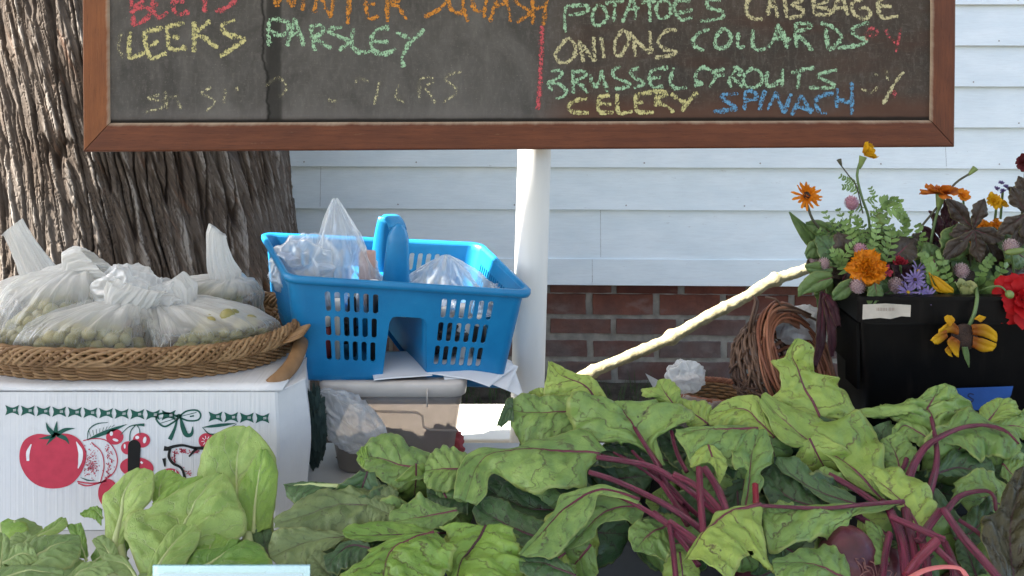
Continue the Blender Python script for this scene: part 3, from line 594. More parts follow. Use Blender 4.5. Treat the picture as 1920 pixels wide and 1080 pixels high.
for i in range(17):
    if i in (10, 11, 12): 
        if i != 10: continue
    x = 75+i*97-(i*3.2 if i > 9 else i*3.2); y = 92+i*3.0; w, h, m = 42, 31, 15
    segs.append([tuple(q) for q in np.vstack([spline([(x-w, y-h), (x, y-m), (x+w, y-h)], 9), spline([(x+w, y-h), (x+w-10, y), (x+w, y+h)], 5)[1:], spline([(x+w, y+h), (x, y+m), (x-w, y+h)], 9)[1:], spline([(x-w, y+h), (x-w+10, y), (x-w, y-h)], 5)[1:-1]])])
art('printed_ribbon', segs, M_GRN, D1, True)
art('printed_ribbon_shine', [sline([(75+i*93.8+5, 92+i*3+j*5-5), (75+i*93.8+24, 92+i*3+j*5-7)], 2.2, 4) for i in range(17) if i not in (11, 12) for j in range(3)], M_INKW, D2)
art('printed_bow', [sline([(1070, 130), (1010, 110), (950, 118), (940, 150), (985, 190), (1040, 165), (1075, 138)], 11), sline([(1075, 130), (1120, 98), (1180, 92), (1205, 118), (1190, 150), (1130, 155), (1078, 135)], 10), sline([(1065, 140), (1050, 200), (1020, 268)], [10, 16, 26]), sline([(1085, 140), (1100, 200), (1120, 240), (1150, 235), (1158, 190)], [12, 26, 30, 20, 4]), ell(1075, 128, 16, 14, 16)]
    + [sline([(960, 140), (1060, 132)], 4, 6), sline([(965, 170), (1060, 140)], 4, 6), sline([(1090, 128), (1180, 105)], 4, 6), sline([(1140, 130), (1165, 125)], 8, 5)], M_GRN, D1)
art('printed_leaf_stalk', [leafp((520, 270), (765, 175), 26), sline([(525, 270), (535, 210), (580, 175), (650, 165)], [3, 7, 7, 3])]+[sline([(545+i*18, 250-i*8), (535+i*22, 215-i*5)], 3, 4) for i in range(8)], M_GRN, D1)
art('printed_leaf', [leafp((1215, 195), (1420, 170), 20), sline([(1215, 195), (1260, 235), (1330, 225), (1420, 175)], [3, 9, 8, 3])], M_GRN, D1)
art('printed_stem', [sline([(725, 240), (770, 195), (815, 180), (868, 180)], [4, 5, 7, 18]), sline([(780, 275), (785, 220), (815, 180)], 6), sline([(842, 240), (838, 205), (822, 180)], 5)], M_GRN, D2)
art('printed_peach', [sline([(500, 275), (570, 262), (640, 275), (690, 330), (705, 400), (680, 470), (605, 528)], 6, 40), sline([(550, 285), (610, 345), (625, 430), (603, 528)], 6, 30), sline([(603, 526), (540, 530), (465, 520)], 8), sline([(470, 530), (530, 545), (640, 515)], 8)]
    + [ell(random.gauss(548, 20), random.gauss(410, 42), random.uniform(2.5, 6), 2.5, 7, random.uniform(0, 3)) for _ in range(150)]
    + [ell(660+10*math.sin(i*.5)-abs(i-30)*.9+random.gauss(8, 9), 300+i*3.4, random.uniform(3, 7), 3, 7, random.uniform(0, 3)) for i in range(60)], M_RED, D1)
art('printed_peach_shade', [sline([(485, 495), (530, 512), (570, 514)], [2, 8, 2])], M_GRN, D2)
art('printed_cherry', [ell(690, 252, 52, 47), ell(850, 272, 52, 45), ell(770, 318, 43, 40)], M_RED, D1, True)
art('printed_cherry_shine', [ell(670, 232, 10, 13), ell(695, 270, 18, 8, 20, .3), ell(825, 255, 12, 10), ell(870, 270, 10, 20, 20, .2), ell(750, 308, 6, 14)], M_INKW, D2)
art('printed_apple', [ell(822, 435, 100, 62, 48, 0, .05), ell(650, 590, 60, 85), ell(1020, 485, 60, 45), ell(1240, 275, 48, 46)], M_RED, D1, True)
art('printed_apple_shine', [sline([(845, 400), (858, 410)], 12, 4)]+[sline([(1240+12*math.cos(a), 275+12*math.sin(a)), (1240+30*math.cos(a), 275+30*math.sin(a))], 4, 4) for a in np.linspace(0, 6, 9)]+[sline([(1000+18*i, 450), (1010+18*i, 490)], 6, 4) for i in range(4)], M_INKW, D2)
art('printed_branch', [sline([(985, 320), (1010, 322), (1040, 310), (1100, 302), (1170, 318), (1225, 318)], [30, 18, 16, 14, 18, 22]), sline([(1022, 325), (1015, 370), (1040, 410), (1090, 440), (1112, 500)], [16, 18, 16, 14, 16]), sline([(985, 380), (992, 430)], [22, 9]), sline([(1180, 320), (1135, 370)], [18, 10])], M_BLK, D2)
art('printed_pear_texture', [ell(1045+random.random()*150, 335+random.gauss(0, 7)+8*random.random(), 6, 3, 7, random.uniform(0, 3)) for _ in range(50)]+[ell(1048+random.gauss(0, 6), 340+i*2.6, 5, 3, 7, random.uniform(0, 3)) for i in range(28)]+[ell(1130+random.gauss(0, 14), 470+random.gauss(0, 16), 4, 3, 6) for i in range(22)], M_RED, D1)
art('hand_hole', [[(768, 480), (770, 310)]+[(808-38*math.cos(t), 308-40*math.sin(t)) for t in np.linspace(0, np.pi, 14)]+[(846, 312), (836, 480)]], M_HOLE, D3)

# ================================================================ WICKER TRAY
def wick(name, c1, c2, c3):
    n = NT(name); u = n.uv(); at = n.attr('tone'); f = n.noise(n.map(u, (25, 3, 1)), 2, 5)
    c = n.ramp(at, [(0, c1), (.5, c2), (1, c3)]); c = n.mix(n.ramp(f, [(.45, 0), (.75, .6)]), c, tuple(x*.5 for x in c1))
    return n.done(n.bsdf(c, .5, n.bump(n.noise(n.map(u, (60, 8, 1)), 3, 4), .3, .002), .4))
M_WICK = wick('wicker', (.15, .075, .028), (.25, .135, .055), (.33, .20, .095))
TC = np.array([-.640, 1.49]); TA, TBd = .270, .165
def oval(t, grow=0, z=0, ex=2.6):
    c, s = np.cos(t), np.sin(t); x = np.sign(c)*np.abs(c)**(2/ex)*(TA+grow); y = np.sign(s)*np.abs(s)**(2/ex)*(TBd+grow)
    return np.stack(np.broadcast_arrays(TC[0]+x, TC[1]+y, z), -1)
tray = thing('wicker_tray', 'oval woven wicker tray with wooden end handles on the produce box', 'basket', (TC[0], TC[1], ZBX+.006))
def sweepz(t): return .003*np.clip((np.cos(t)-.55)/.45, 0, 1)**1.2      # rim lifts towards the handle
b = MB(); R = random.Random(3); tt = np.linspace(0, 2*np.pi, 480); ns = 72
for r in range(7):
    z = ZBX+.009+r*.0058
    for k in range(2):
        ph = r*np.pi+k*np.pi; g = -.013+r*.0022
        off = .0036*np.sin(tt*ns/2+ph); zz = z+.0016*np.cos(tt*ns/2+ph)+.0008*pn(tt*9, r+k*.5)+sweepz(tt)*(r/7)
        b.tube(oval(tt, g+off, zz), .0026*R.uniform(.9, 1.1), 6, False, at=R.random())
b.build('woven_side', M_WICK, tray, attr='tone')
b = MB()
tt2 = np.linspace(0, 2*np.pi, 900)
for sg, cnt, nt_, rg, rz_ in ((1, 7, 17, .0075, .0125), (-1, 7, 17, .0060, .0110)):
    for k in range(cnt):
        ph = k*2*np.pi/cnt+sg*.3; aa = sg*tt2*nt_+ph
        b.tube(oval(tt2, .002+rg*np.cos(aa)+.0012*np.cos(tt2*nt_*3.5), ZBX+.046+rz_*np.sin(aa)+sweepz(tt2)*1.2+.001*pn(tt2*8, k*1.)), .0029*R.uniform(.85, 1.12), 6, False, at=R.random())
b.build('braided_rim', M_WICK, tray, attr='tone')
b = MB()
for i in range(ns*2):
    t = i*2*np.pi/(ns*2); tz = np.array([t]*5); b.tube(oval(tz, np.linspace(-.026, .012, 5), np.linspace(ZBX+.006, ZBX+.052, 5)), .0022, 5, at=R.random())
b.build('stakes', M_WICK, tray, attr='tone')
b = MB(); rr = np.linspace(0, 1, 8)[:, None]; tq = np.linspace(0, 2*np.pi, 64, endpoint=False)[None]
o_ = oval(tq, -.024, ZBX+.008); G = np.array([TC[0], TC[1], ZBX+.008])+(o_-np.array([TC[0], TC[1], ZBX+.008]))*rr[..., None]
b.grid(G, closed=True); b.build('tray_floor', M_WICK, tray, attr='tone')
n = NT('handle_wood'); p = n.obj(); f = n.noise(n.map(p, (60, 60, 10)), 1, 6, .6); M_HWOOD = n.done(n.bsdf(n.mix(f, (.13, .065, .025), (.30, .17, .08)), .5, n.bump(f, .2, .002), .35))
hp = spline([P(506, 724, 1.335), P(528, 706, 1.345), P(550, 680, 1.375), P(563, 648, 1.42), P(566, 628, 1.50)], 26)
b = MB(); b.tube(hp, np.r_[.0115, np.full(24, .0125), .010], 10, True, .62, up=(0, -1, .5)); b.build('handle', M_HWOOD, tray, bevel=None)
hp2 = hp.copy(); hp2[:, 0] = 2*TC[0]-hp2[:, 0]
b = MB(); b.tube(hp2, .0125, 10, True, .62, up=(0, -1, .5)); b.build('handle', M_HWOOD, tray)
b = MB()
for i in range(9):
    c = P(551+i*1.5, 634-i*1.2, 1.40+i*.004); a = np.linspace(0, 2*np.pi, 14); b.tube(np.stack([c[0]+.016*np.cos(a), c[1]+.004*i*0+.012*np.sin(a), c[2]+.006*np.cos(a)+.004*i*.2], 1), .0019, 5, at=R.random())
b.build('binding', M_WICK, tray, attr='tone')
# ---------------- grape bags
ZF = ZBX+.012
def bagP(px, Y): return ((px-CX)*Y/F, Y, ZF)
GB = 'plastic bags of green grapes in the wicker tray'
def gbag(lab, px, Y, ab, neck, tail, seed, h, k=130, **kw):
    ba = bagP(px, Y); bag('grape_bag', lab, GB, ba, ab, neck, tail, seed, M_FILM, ZF, **kw)
    grapes((ba[0], ba[1]+.006, ba[2]), (ab[0]*.98, ab[1]*.95), h*.86, seed, 'green grapes inside '+lab[0].lower()+lab[1:], k)
gbag('frosted grape bag at the back with a tall twisted tail', 372, 1.57, (.115, .07), P(424, 520, 1.55), [P(412, 490, 1.55), P(404, 440, 1.55), P(408, 432, 1.55)], 11, .075, rn=.022, rt=.013)
gbag('frosted grape bag with a thin tail leaning left', 105, 1.55, (.12, .07), P(75, 515, 1.55), [P(50, 470, 1.55), P(28, 432, 1.55), P(22, 426, 1.55)], 12, .07, rn=.024, rt=.015)
gbag('frosted grape bag at the far left with long folds', 100, 1.455, (.105, .085), P(150, 500, 1.46), [P(175, 497, 1.45), P(195, 500, 1.44)], 13, .085, rn=.022, rt=.03)
gbag('plump grape bag at the front left of the tray', 158, 1.385, (.108, .062), P(235, 562, 1.41), [P(250, 545, 1.41), P(262, 530, 1.42)], 14, .07, rn=.024, rt=.035)
gbag('plump grape bag at the front right beside the handle', 425, 1.39, (.112, .068), P(325, 562, 1.45), [P(310, 548, 1.45), P(300, 540, 1.45)], 15, .078, 110, rn=.03, rt=.03)
kb = thing('bag_knot', 'crumpled knotted top of a frosted bag in the middle of the tray', 'plastic bag', P(240, 545, 1.43), GB)
b = MB(); crumple(b, P(238, 543, 1.43), (.050, .028, .036), 3.3, 60, .30, 1.1); crumple(b, P(300, 560, 1.44), (.040, .03, .028), 7.3, 50, .30, 1.3); b.build('bag_film', M_HAZE, kb)
# ================================================================ STORAGE BIN, PAPERS, LOOSE FILM
n = NT('bin_plastic'); p = n.obj(); f = n.noise(p, 14, 5, .6)
c = n.mix(n.ramp(f, [(.35, 0), (.7, 1)]), (.43, .40, .38), (.51, .48, .46)); t = n.n('ShaderNodeBsdfTransparent'); t.inputs[0].default_value = (.90, .86, .83, 1)
sh0 = n.bsdf(c, .35, n.bump(n.noise(p, 90, 4), .15, .002), .5)
M_BIN = n.done(n.mixs(.46, t.outputs[0], n.mixs(.25, sh0, n.shader('Translucent', c))))
M_LID = simple('bin_lid', (.54, .49, .45), .4, .12, 16, .1, .5)
YN = 1.462; xl, xr = (608-CX)*YN/F, (862-CX)*YN/F; zl = EYE-(738-HY)*YN/F; YBk = 1.60
bin_ = thing('storage_bin', 'translucent taupe plastic storage bin with lid under the blue caddy', 'storage bin', ((xl+xr)/2, YN, ZT))
def rrect(x0, x1, y0, y1, r, n=6):
    o = []
    for cx, cy, a0 in ((x1-r, y0+r, -90), (x1-r, y1-r, 0), (x0+r, y1-r, 90), (x0+r, y0+r, 180)):
        for i in range(n+1):
            a = math.radians(a0+90*i/n); o.append((cx+r*math.cos(a), cy+r*math.sin(a)))
    return np.array(o)
b = MB(); G = []
for z, s in ((ZT+.002, -.022), (ZT+.006, -.018), (zl-.02, 0), (zl, .001)):
    o = rrect(xl-s, xr+s, YN-s, YBk+s, .022); G.append(np.c_[o, np.full(len(o), z)])
b.grid(np.array(G), closed=True); b.add(G[0], [tuple(range(len(G[0])))]); b.build('tub', M_BIN, bin_, solid=.0025)
# raised panel border on the front
fr = [P(x, y, 1) for x, y in ()]
q = [(680, 771), (780, 773), (792, 780), (794, 800), (806, 806), (858, 808)]
b = MB(); b.tube([P(x, y, YN-.0035-.004*0) for x, y in q], .0022, 6); b.tube([P(x, y, YN-.0035) for x, y in ((680, 771), (676, 785), (674, 850))], .0022, 6); b.build('rib_edge', M_BIN, bin_)
b = MB(); G = []
for z, s in ((zl-.004, .003), (zl-.002, .010), (zl+.018, .011), (zl+.022, .008), (zl+.022, -.004), (zl+.0175, -.010), (zl+.0175, -.05)):
    o = rrect(xl-s, xr+s, YN-s, YBk+s, .024); G.append(np.c_[o, np.full(len(o), z)])
b.grid(np.array(G), closed=True); b.add(G[-1], [tuple(range(len(G[-1])))]); b.build('lid', M_LID, bin_, bevel=None)
b = MB(); b.box(P(640, 745, YN-.012)-np.array([0, .003, .016]), P(640, 745, YN-.012)+np.array([.002, .003, .014])); b.box(P(800, 745, YN-.012)-np.array([0, .003, .016]), P(800, 745, YN-.012)+np.array([.002, .003, .014])); b.build('lid_rib', M_LID, bin_)
M_RAG = simple('red_cloth', (.35, .06, .07), .8, .3, 30, .4); M_DK = simple('dark_stuff', (.05, .045, .045), .8, .3, 30, .4)
b = MB(); crumple(b, P(830, 835, 1.53), (.035, .03, .03), 1.3, 30); tag(b.build('cloth_bundle', M_RAG), 'red cloth bundle seen dimly through the right side of the storage bin', 'cloth')
b = MB(); crumple(b, P(720, 850, 1.53), (.07, .04, .035), 4.3, 40); tag(b.build('cloth_bundle', M_DK), 'dark cloth bundle seen dimly through the middle of the storage bin', 'cloth')
zc = zl+.0225
M_PAPER = simple('paper', (.74, .75, .78), .7, .05, 9, .1)
def sheet(c, w, h, yaw, label, bend, seed):
    X, Y = np.meshgrid(np.linspace(-.5, .5, 24), np.linspace(-.5, .5, 24), indexing='ij')
    x = X*w; y = Y*h; xx = c[0]+x*math.cos(yaw)-y*math.sin(yaw); yy = c[1]+x*math.sin(yaw)+y*math.cos(yaw)
    over = np.maximum(xx-((862-CX)*YN/F+.012), 0); ov2 = np.maximum(YN-.014-yy, 0)
    z = c[2]-bend*over**1.25-1.2*bend*ov2**1.2+.002*pn(xx*12+seed, yy*12)
    b = MB(); b.grid(np.stack([xx, yy, z], -1)); tag(b.build('paper_sheet', M_PAPER, solid=.0006), label, 'paper', 'papers under the blue caddy')
for i, (px, Y, w, h, yw, be, lab) in enumerate([
    (748, 1.525, .10, .13, .25, .35, 'white paper sheet showing in the notch of the blue caddy'),
    (860, 1.535, .17, .13, -.35, .42, 'upper white paper sheet hanging off the right end of the bin'),
    (885, 1.54, .15, .13, -.15, .55, 'middle white paper sheet hanging off the right end of the bin'),
    (900, 1.55, .14, .15, .15, .75, 'lowest white paper sheet drooping furthest beside the white pole')]):
    sheet(((px-CX)*Y/F, Y, zc+.0012*(4-i)), w, h, yw, lab, be, i)
f_ = thing('plastic_bag', 'crumpled clear plastic bag stuffed between the box and the storage bin', 'plastic bag', P(660, 790, 1.43))
b = MB(); pts = spline([P(596, 740, 1.43), P(622, 768, 1.425), P(668, 800, 1.42), P(730, 835, 1.40)], 60); ph = np.linspace(0, 2*np.pi, 80, endpoint=False); G = []
for i, c in enumerate(pts):
    u = i/59; r = .005+.023*math.sin(min(1, u*1.05)*math.pi)**.7
    f1 = 1-2*np.abs(pn(np.cos(ph)*2.4, np.sin(ph)*2.4, u*3)); f2 = 1-2*np.abs(pn(np.cos(ph)*6, np.sin(ph)*6, u*7))
    rr = r*(1+.35*f1+.18*f2); G.append(np.stack([c[0]+rr*.5*np.cos(ph), c[1]+rr*.8*np.sin(ph)*.6, c[2]+rr*np.cos(ph)*.9+rr*.3*np.sin(ph)], 1))
b.grid(np.array(G), closed=True); b.build('bag_film', M_CLEAR, f_)
M_GCL = simple('green_cloth', (.012, .03, .026), .8, .3, 20, .3)
b = MB(); crumple(b, P(590, 800, 1.40), (.016, .015, .055), 2.2, 50, .4, 2.4); tag(b.build('green_cloth', M_GCL), 'crumpled dark green cloth squeezed between the produce box and the storage bin', 'cloth')

# ================================================================ BLUE CADDY
n = NT('blue_plastic'); p = n.obj(); f = n.noise(p, 18, 5, .6); sc = n.noise(n.map(p, (40, 40, 220)), 2, 5, .7)
c = n.mix(n.ramp(f, [(.35, 0), (.7, 1)]), (.006, .155, .36), (.010, .20, .43)); c = n.mix(n.ramp(sc, [(.64, 0), (.76, .35)]), c, (.14, .34, .50))
M_BLUE = n.done(n.bsdf(c, .38, n.bump(n.noise(p, 240, 3), .06, .001), .45))
K = {}
K[0, 0, 1] = P(543, 521, 1.44); K[1, 0, 1] = P(990, 549, 1.50); K[0, 1, 1] = P(497, 442, 1.70); K[1, 1, 1] = P(898, 461, 1.74)
K[0, 0, 0] = P(566, 706, 1.455); K[1, 0, 0] = P(948, 722, 1.512)
d0_ = K[0, 0, 0]-K[0, 0, 1]; d1_ = K[1, 0, 0]-K[1, 0, 1]
K[0, 1, 0] = K[0, 1, 1]+d0_*np.array([1, -1, 1]); K[1, 1, 0] = K[1, 1, 1]+d1_*np.array([1, -1, 1])
def kd(s, d, h):
    s, d, h = np.broadcast_arrays(np.asarray(s, float), np.asarray(d, float), np.asarray(h, float)); o = 0
    for i in (0, 1):
        for j_ in (0, 1):
            for k_ in (0, 1):
                o = o+((s if i else 1-s)*(d if j_ else 1-d)*(h if k_ else 1-h))[..., None]*K[i, j_, k_]
    return o
cad = thing('caddy', 'bright blue slotted plastic caddy with centre handle full of plastic bags', 'caddy', kd(.5, .5, 0))
def slot(cx, cy, hw, hh, n=7):
    a = np.linspace(0, np.pi, n); r = hw
    return [(cx+r*math.cos(t), cy+hh-r*1.9+r*1.9*math.sin(t)) for t in a]+[(cx+r*math.cos(t), cy-hh+r*1.9+r*1.9*math.sin(t)) for t in a+np.pi]
cr = .055
def long_wall(dpos, notch, nm):
    outer = [(cr, .02), (.385, .02), (.398, .30), (.412, .60), (.425, .655), (.445, .67), (.545, .67), (.567, .655), (.578, .60), (.590, .30), (.605, .02), (1-cr, .02), (1-cr, 1), (cr, 1)]
    holes = []
    for g0 in (.150, .648):
        for i in range(6):
            for r_, hc in enumerate((.785, .535, .287)):
                hx = g0+i*.0405+(-.006*r_ if g0 < .5 else -.004*r_)
                holes.append(slot(hx, hc, .0122, .102))
    Vv, Fc = flat_shape([outer]+holes, 1.0)
    # refine curvature: slight outward bow of the wall
    s, h, t = Vv[:, 0], Vv[:, 1], Vv[:, 2]
    V = kd(s, dpos+t*.012, h)
    return mesh('slotted_wall', V, Fc, M_BLUE, cad, smooth=False, bevel=.0008)
long_wall(0.006, True, 'f'); long_wall(.994, True, 'b')
def side_wall(sp):
    outer = [(cr*1.5, .02), (1-cr*1.5, .02), (1-cr*1.5, 1), (cr*1.5, 1)]
    holes = [slot(.16+i*.04, .60, .011, .26) for i in range(18)]
    Vv, Fc = flat_shape([outer]+holes, 1.0)
    return mesh('side_wall', kd(sp+Vv[:, 2]*.008, Vv[:, 0], Vv[:, 1]), Fc, M_BLUE, cad, smooth=False)
side_wall(.004); side_wall(.996)
for (cs, cd, a0) in ((cr, cr*1.5, 180), (1-cr, cr*1.5, 270), (1-cr, 1-cr*1.5, 0), (cr, 1-cr*1.5, 90)):
    b = MB(); a = np.radians(np.linspace(a0, a0+90, 10)); hh = np.linspace(.02, 1, 8)
    A, Hh = np.meshgrid(a, hh, indexing='ij')
    for off in (0, .012):
        b.grid(kd(cs+(cr-off*.6)*np.cos(A), cd+(cr*1.5-off)*np.sin(A), Hh))
    b.build('corner', M_BLUE, cad)
# floors of the two bins (rounded lower edge)
for s0, s1 in ((.0, .388), (.602, 1.)):
    b = MB(); S, D = np.meshgrid(np.linspace(s0+.004, s1-.001, 10), np.linspace(.01, .99, 10), indexing='ij')
    b.grid(kd(S, D, .03)); b.grid(kd(np.array([np.linspace(s0+(.02 if s0 == 0 else 0), s1-(.02 if s1 == 1 else 0), 12)]*6), np.repeat(np.array([[.0], [.004], [.015], [.985], [.996], [1.]]), 12, 1), np.repeat(np.array([[.03], [-.02], [-.045], [-.045], [-.02], [.03]]), 12, 1)))
    b.build('bin_floor', M_BLUE, cad)
# tunnel between the bins
prof = [(.385, .02), (.398, .30), (.412, .60), (.425, .655), (.445, .67), (.545, .67), (.567, .655), (.578, .60), (.590, .30), (.605, .02)]
b = MB(); dd = np.linspace(.01, .99, 12); b.grid(np.array([[kd(s, d, h) for s, h in prof] for d in dd])); b.build('tunnel', M_BLUE, cad, solid=.0025)
# rim
S = []
for (cs, cd, a0) in ((cr, cr*1.5, 180), (1-cr, cr*1.5, 270), (1-cr, 1-cr*1.5, 0), (cr, 1-cr*1.5, 90)):
    for a in np.radians(np.linspace(a0, a0+90, 10)): S.append((cs+cr*math.cos(a), cd+cr*1.5*math.sin(a)))
S.append(S[0]); S = np.array(S); ce = np.array([.5, .5])
b = MB(); G = []
for g, h in ((-.0, .955), (.008, .948), (.026, .955), (.030, .985), (.027, 1.02), (.016, 1.035), (.0, 1.03), (-.008, 1.0), (-.008, .955)):
    q = S.copy(); q[:, 0] += g*.75*np.clip((q[:, 0]-.5)/(.5-cr), -1, 1); q[:, 1] += g*1.1*np.clip((q[:, 1]-.5)/(.5-cr*1.5), -1, 1); G.append(kd(q[:, 0], q[:, 1], h))
b.grid(np.array(G)); b.build('rim', M_BLUE, cad)
# handle: front post, back post, grip
b = MB()
fp = [P(741, 560, 1.585), P(743, 520, 1.583), P(745, 470, 1.58), P(747, 436, 1.58), P(747, 424, 1.583), P(746, 418, 1.588)]
b.tube(spline(fp, 24), np.r_[np.linspace(.0275, .0205, 18), .0200, .0188, .0165, .013, .009, .003], 18, True, .75, up=(0, 1, 0))
b.build('handle_post', M_BLUE, cad)
b = MB(); bpth = [P(714, 560, 1.69), P(715, 500, 1.69), P(721, 440, 1.685), P(727, 410, 1.68)]
b.tube(spline(bpth, 20), np.linspace(.024, .0185, 20), 16, True, .35, up=(0, 1, 0)); b.build('handle_post', M_BLUE, cad)
b = MB(); G = []
for i, (px, py, Y) in enumerate(spline([(746, 430, 1.588), (742, 418, 1.62), (737, 410, 1.65), (732, 407, 1.68)], 16)):
    c = P(px, py, Y); w = .0165; hh = .006
    G.append([c+np.array([w*math.copysign(abs(math.cos(a))**.6, math.cos(a)), 0, hh*math.copysign(abs(math.sin(a))**.7, math.sin(a))]) for a in np.linspace(0, 2*np.pi, 18, endpoint=False)])
b.grid(np.array(G), closed=True); b.add(G[0], [tuple(range(18))]); b.add(G[-1], [tuple(range(18))]); b.build('handle_grip', M_BLUE, cad)
b = MB(); S2, D2_ = np.meshgrid(np.linspace(.40, .59, 6), np.linspace(.02, .98, 6), indexing='ij'); b.grid(kd(S2, D2_, .70)); b.build('bridge', M_BLUE, cad, solid=.003)
# ---- things in the caddy
def inb(name, label, fn, m=None, group='plastic bags in the blue caddy'):
    b = MB(); fn(b); return tag(b.build(name, m or M_CLEAR), label, 'plastic bag', group)
def peak(b, base, top, a, bb, seed, n=60, m=110, power=1.3):
    ph = np.linspace(0, 2*np.pi, m, endpoint=False); G = []
    for i in range(n):
        u = i/(n-1); c = np.array(base)+(np.array(top)-np.array(base))*u; k = (1-u**power)+.06
        if u < .08: k *= .6+.4*u/.08
        f1 = 1-2*np.abs(pn(np.cos(ph)*2+seed, np.sin(ph)*2, u*1.6)); f2 = 1-2*np.abs(pn(np.cos(ph)*5+seed, np.sin(ph)*5, u*4))
        r = 1+.30*f1+.16*f2; G.append(np.stack([c[0]+a*k*r*np.cos(ph), c[1]+bb*k*r*np.sin(ph), c[2]+.012*f1*u*(1-u)*2], 1))
    b.grid(np.array(G), closed=True)
inb('plastic_bag', 'clear plastic bag with a tall pointed top in the left half of the caddy', lambda b: peak(b, P(648, 580, 1.60), P(628, 372, 1.60), .062, .05, 1.5))
inb('plastic_bag', 'crumpled clear plastic bag bulging at the left corner of the caddy', lambda b: crumple(b, P(572, 500, 1.58), (.056, .045, .050), 5.1, 64, .30, 1.1))
inb('plastic_bag', 'clear plastic bag with ridged folds right of the caddy handle', lambda b: peak(b, P(838, 590, 1.62), P(836, 478, 1.62), .078, .05, 4.5, power=1.8))
inb('plastic_bag', 'small crumpled clear bag in the right end of the caddy', lambda b: crumple(b, P(935, 552, 1.62), (.022, .025, .018), 9.4, 40, .3, 2.))
M_PEACH = simple('peach_label', (.55, .33, .27), .6, .15, 30, .1)
M_CAPW = simple('white_cap', (.74, .73, .70), .45, .05, 20, .05); M_BOTB = simple('dark_bottle', (.02, .02, .022), .35, .2, 30, .05); M_BOTW = simple('pale_bottle', (.55, .52, .46), .5, .1, 30, .05); M_BOTR = simple('red_bottle', (.30, .05, .05), .5, .1, 30, .05)
BL_ = [(700, 525, 1.525, .0115, M_BOTB, 'black marker bottle with round white cap left of the caddy handle'), (660, 535, 1.53, .008, M_BOTB, 'thin dark marker with white cap beside the black marker bottle'), (632, 560, 1.52, .010, M_BOTW, 'pale capped bottle behind the left slots of the caddy'), (612, 590, 1.53, .011, M_BOTR, 'red capped bottle lowest behind the left slots of the caddy'), (835, 575, 1.56, .010, M_BOTB, 'dark capped bottle behind the first slots right of the notch'), (868, 570, 1.57, .016, M_CAPW, 'white capped bottle behind the middle right slots'), (900, 590, 1.57, .012, M_BOTB, 'short dark capped bottle near the right end of the caddy')]
zfl = kd(.3, .5, .04)[2]
for px, py, Y, r, m, lab in BL_:
    top = P(px, py, Y); t = thing('bottle', lab, 'bottle', (top[0], top[1], zfl), 'bottles and markers in the caddy')
    zf_ = zfl if px < 760 else kd(.8, .5, .04)[2]
    b = MB(); zz = [zf_+.002, zf_+.004, top[2]-.026, top[2]-.020, top[2]-.018]; rr = [r*.8, r, r, r*.7, r*.6]; b.tube([(top[0], top[1], z) for z in zz], rr, 16); b.build('body', m, t)
    b = MB(); zz = [top[2]-.019, top[2]-.0185, top[2]-.003, top[2]-.0008, top[2]]; rr = [r*.85, r*.9, r*.88, r*.75, r*.4]; b.tube([(top[0], top[1], z) for z in zz], rr, 16); b.build('cap', M_CAPW, t)
b = MB(); b.box(P(690, 520, 1.60)-np.array([.016, .01, .05]), P(690, 470, 1.60)+np.array([.014, .01, 0])); tag(b.build('paper_packet', M_PEACH, bevel=.004), 'peach coloured paper packet inside the pointed clear bag', 'packet')
b = MB(); crumple(b, kd(.8, .45, .28), (.05, .05, .035), 6.1, 40, .3, 2.); tag(b.build('cloth_bundle', M_DK), 'dark cloth bundle in the right bin of the caddy', 'cloth')
b = MB(); crumple(b, kd(.2, .5, .22), (.05, .05, .028), 8.1, 40, .3, 2.); tag(b.build('cloth_bundle', M_DK), 'dark cloth bundle in the left bin of the caddy', 'cloth')
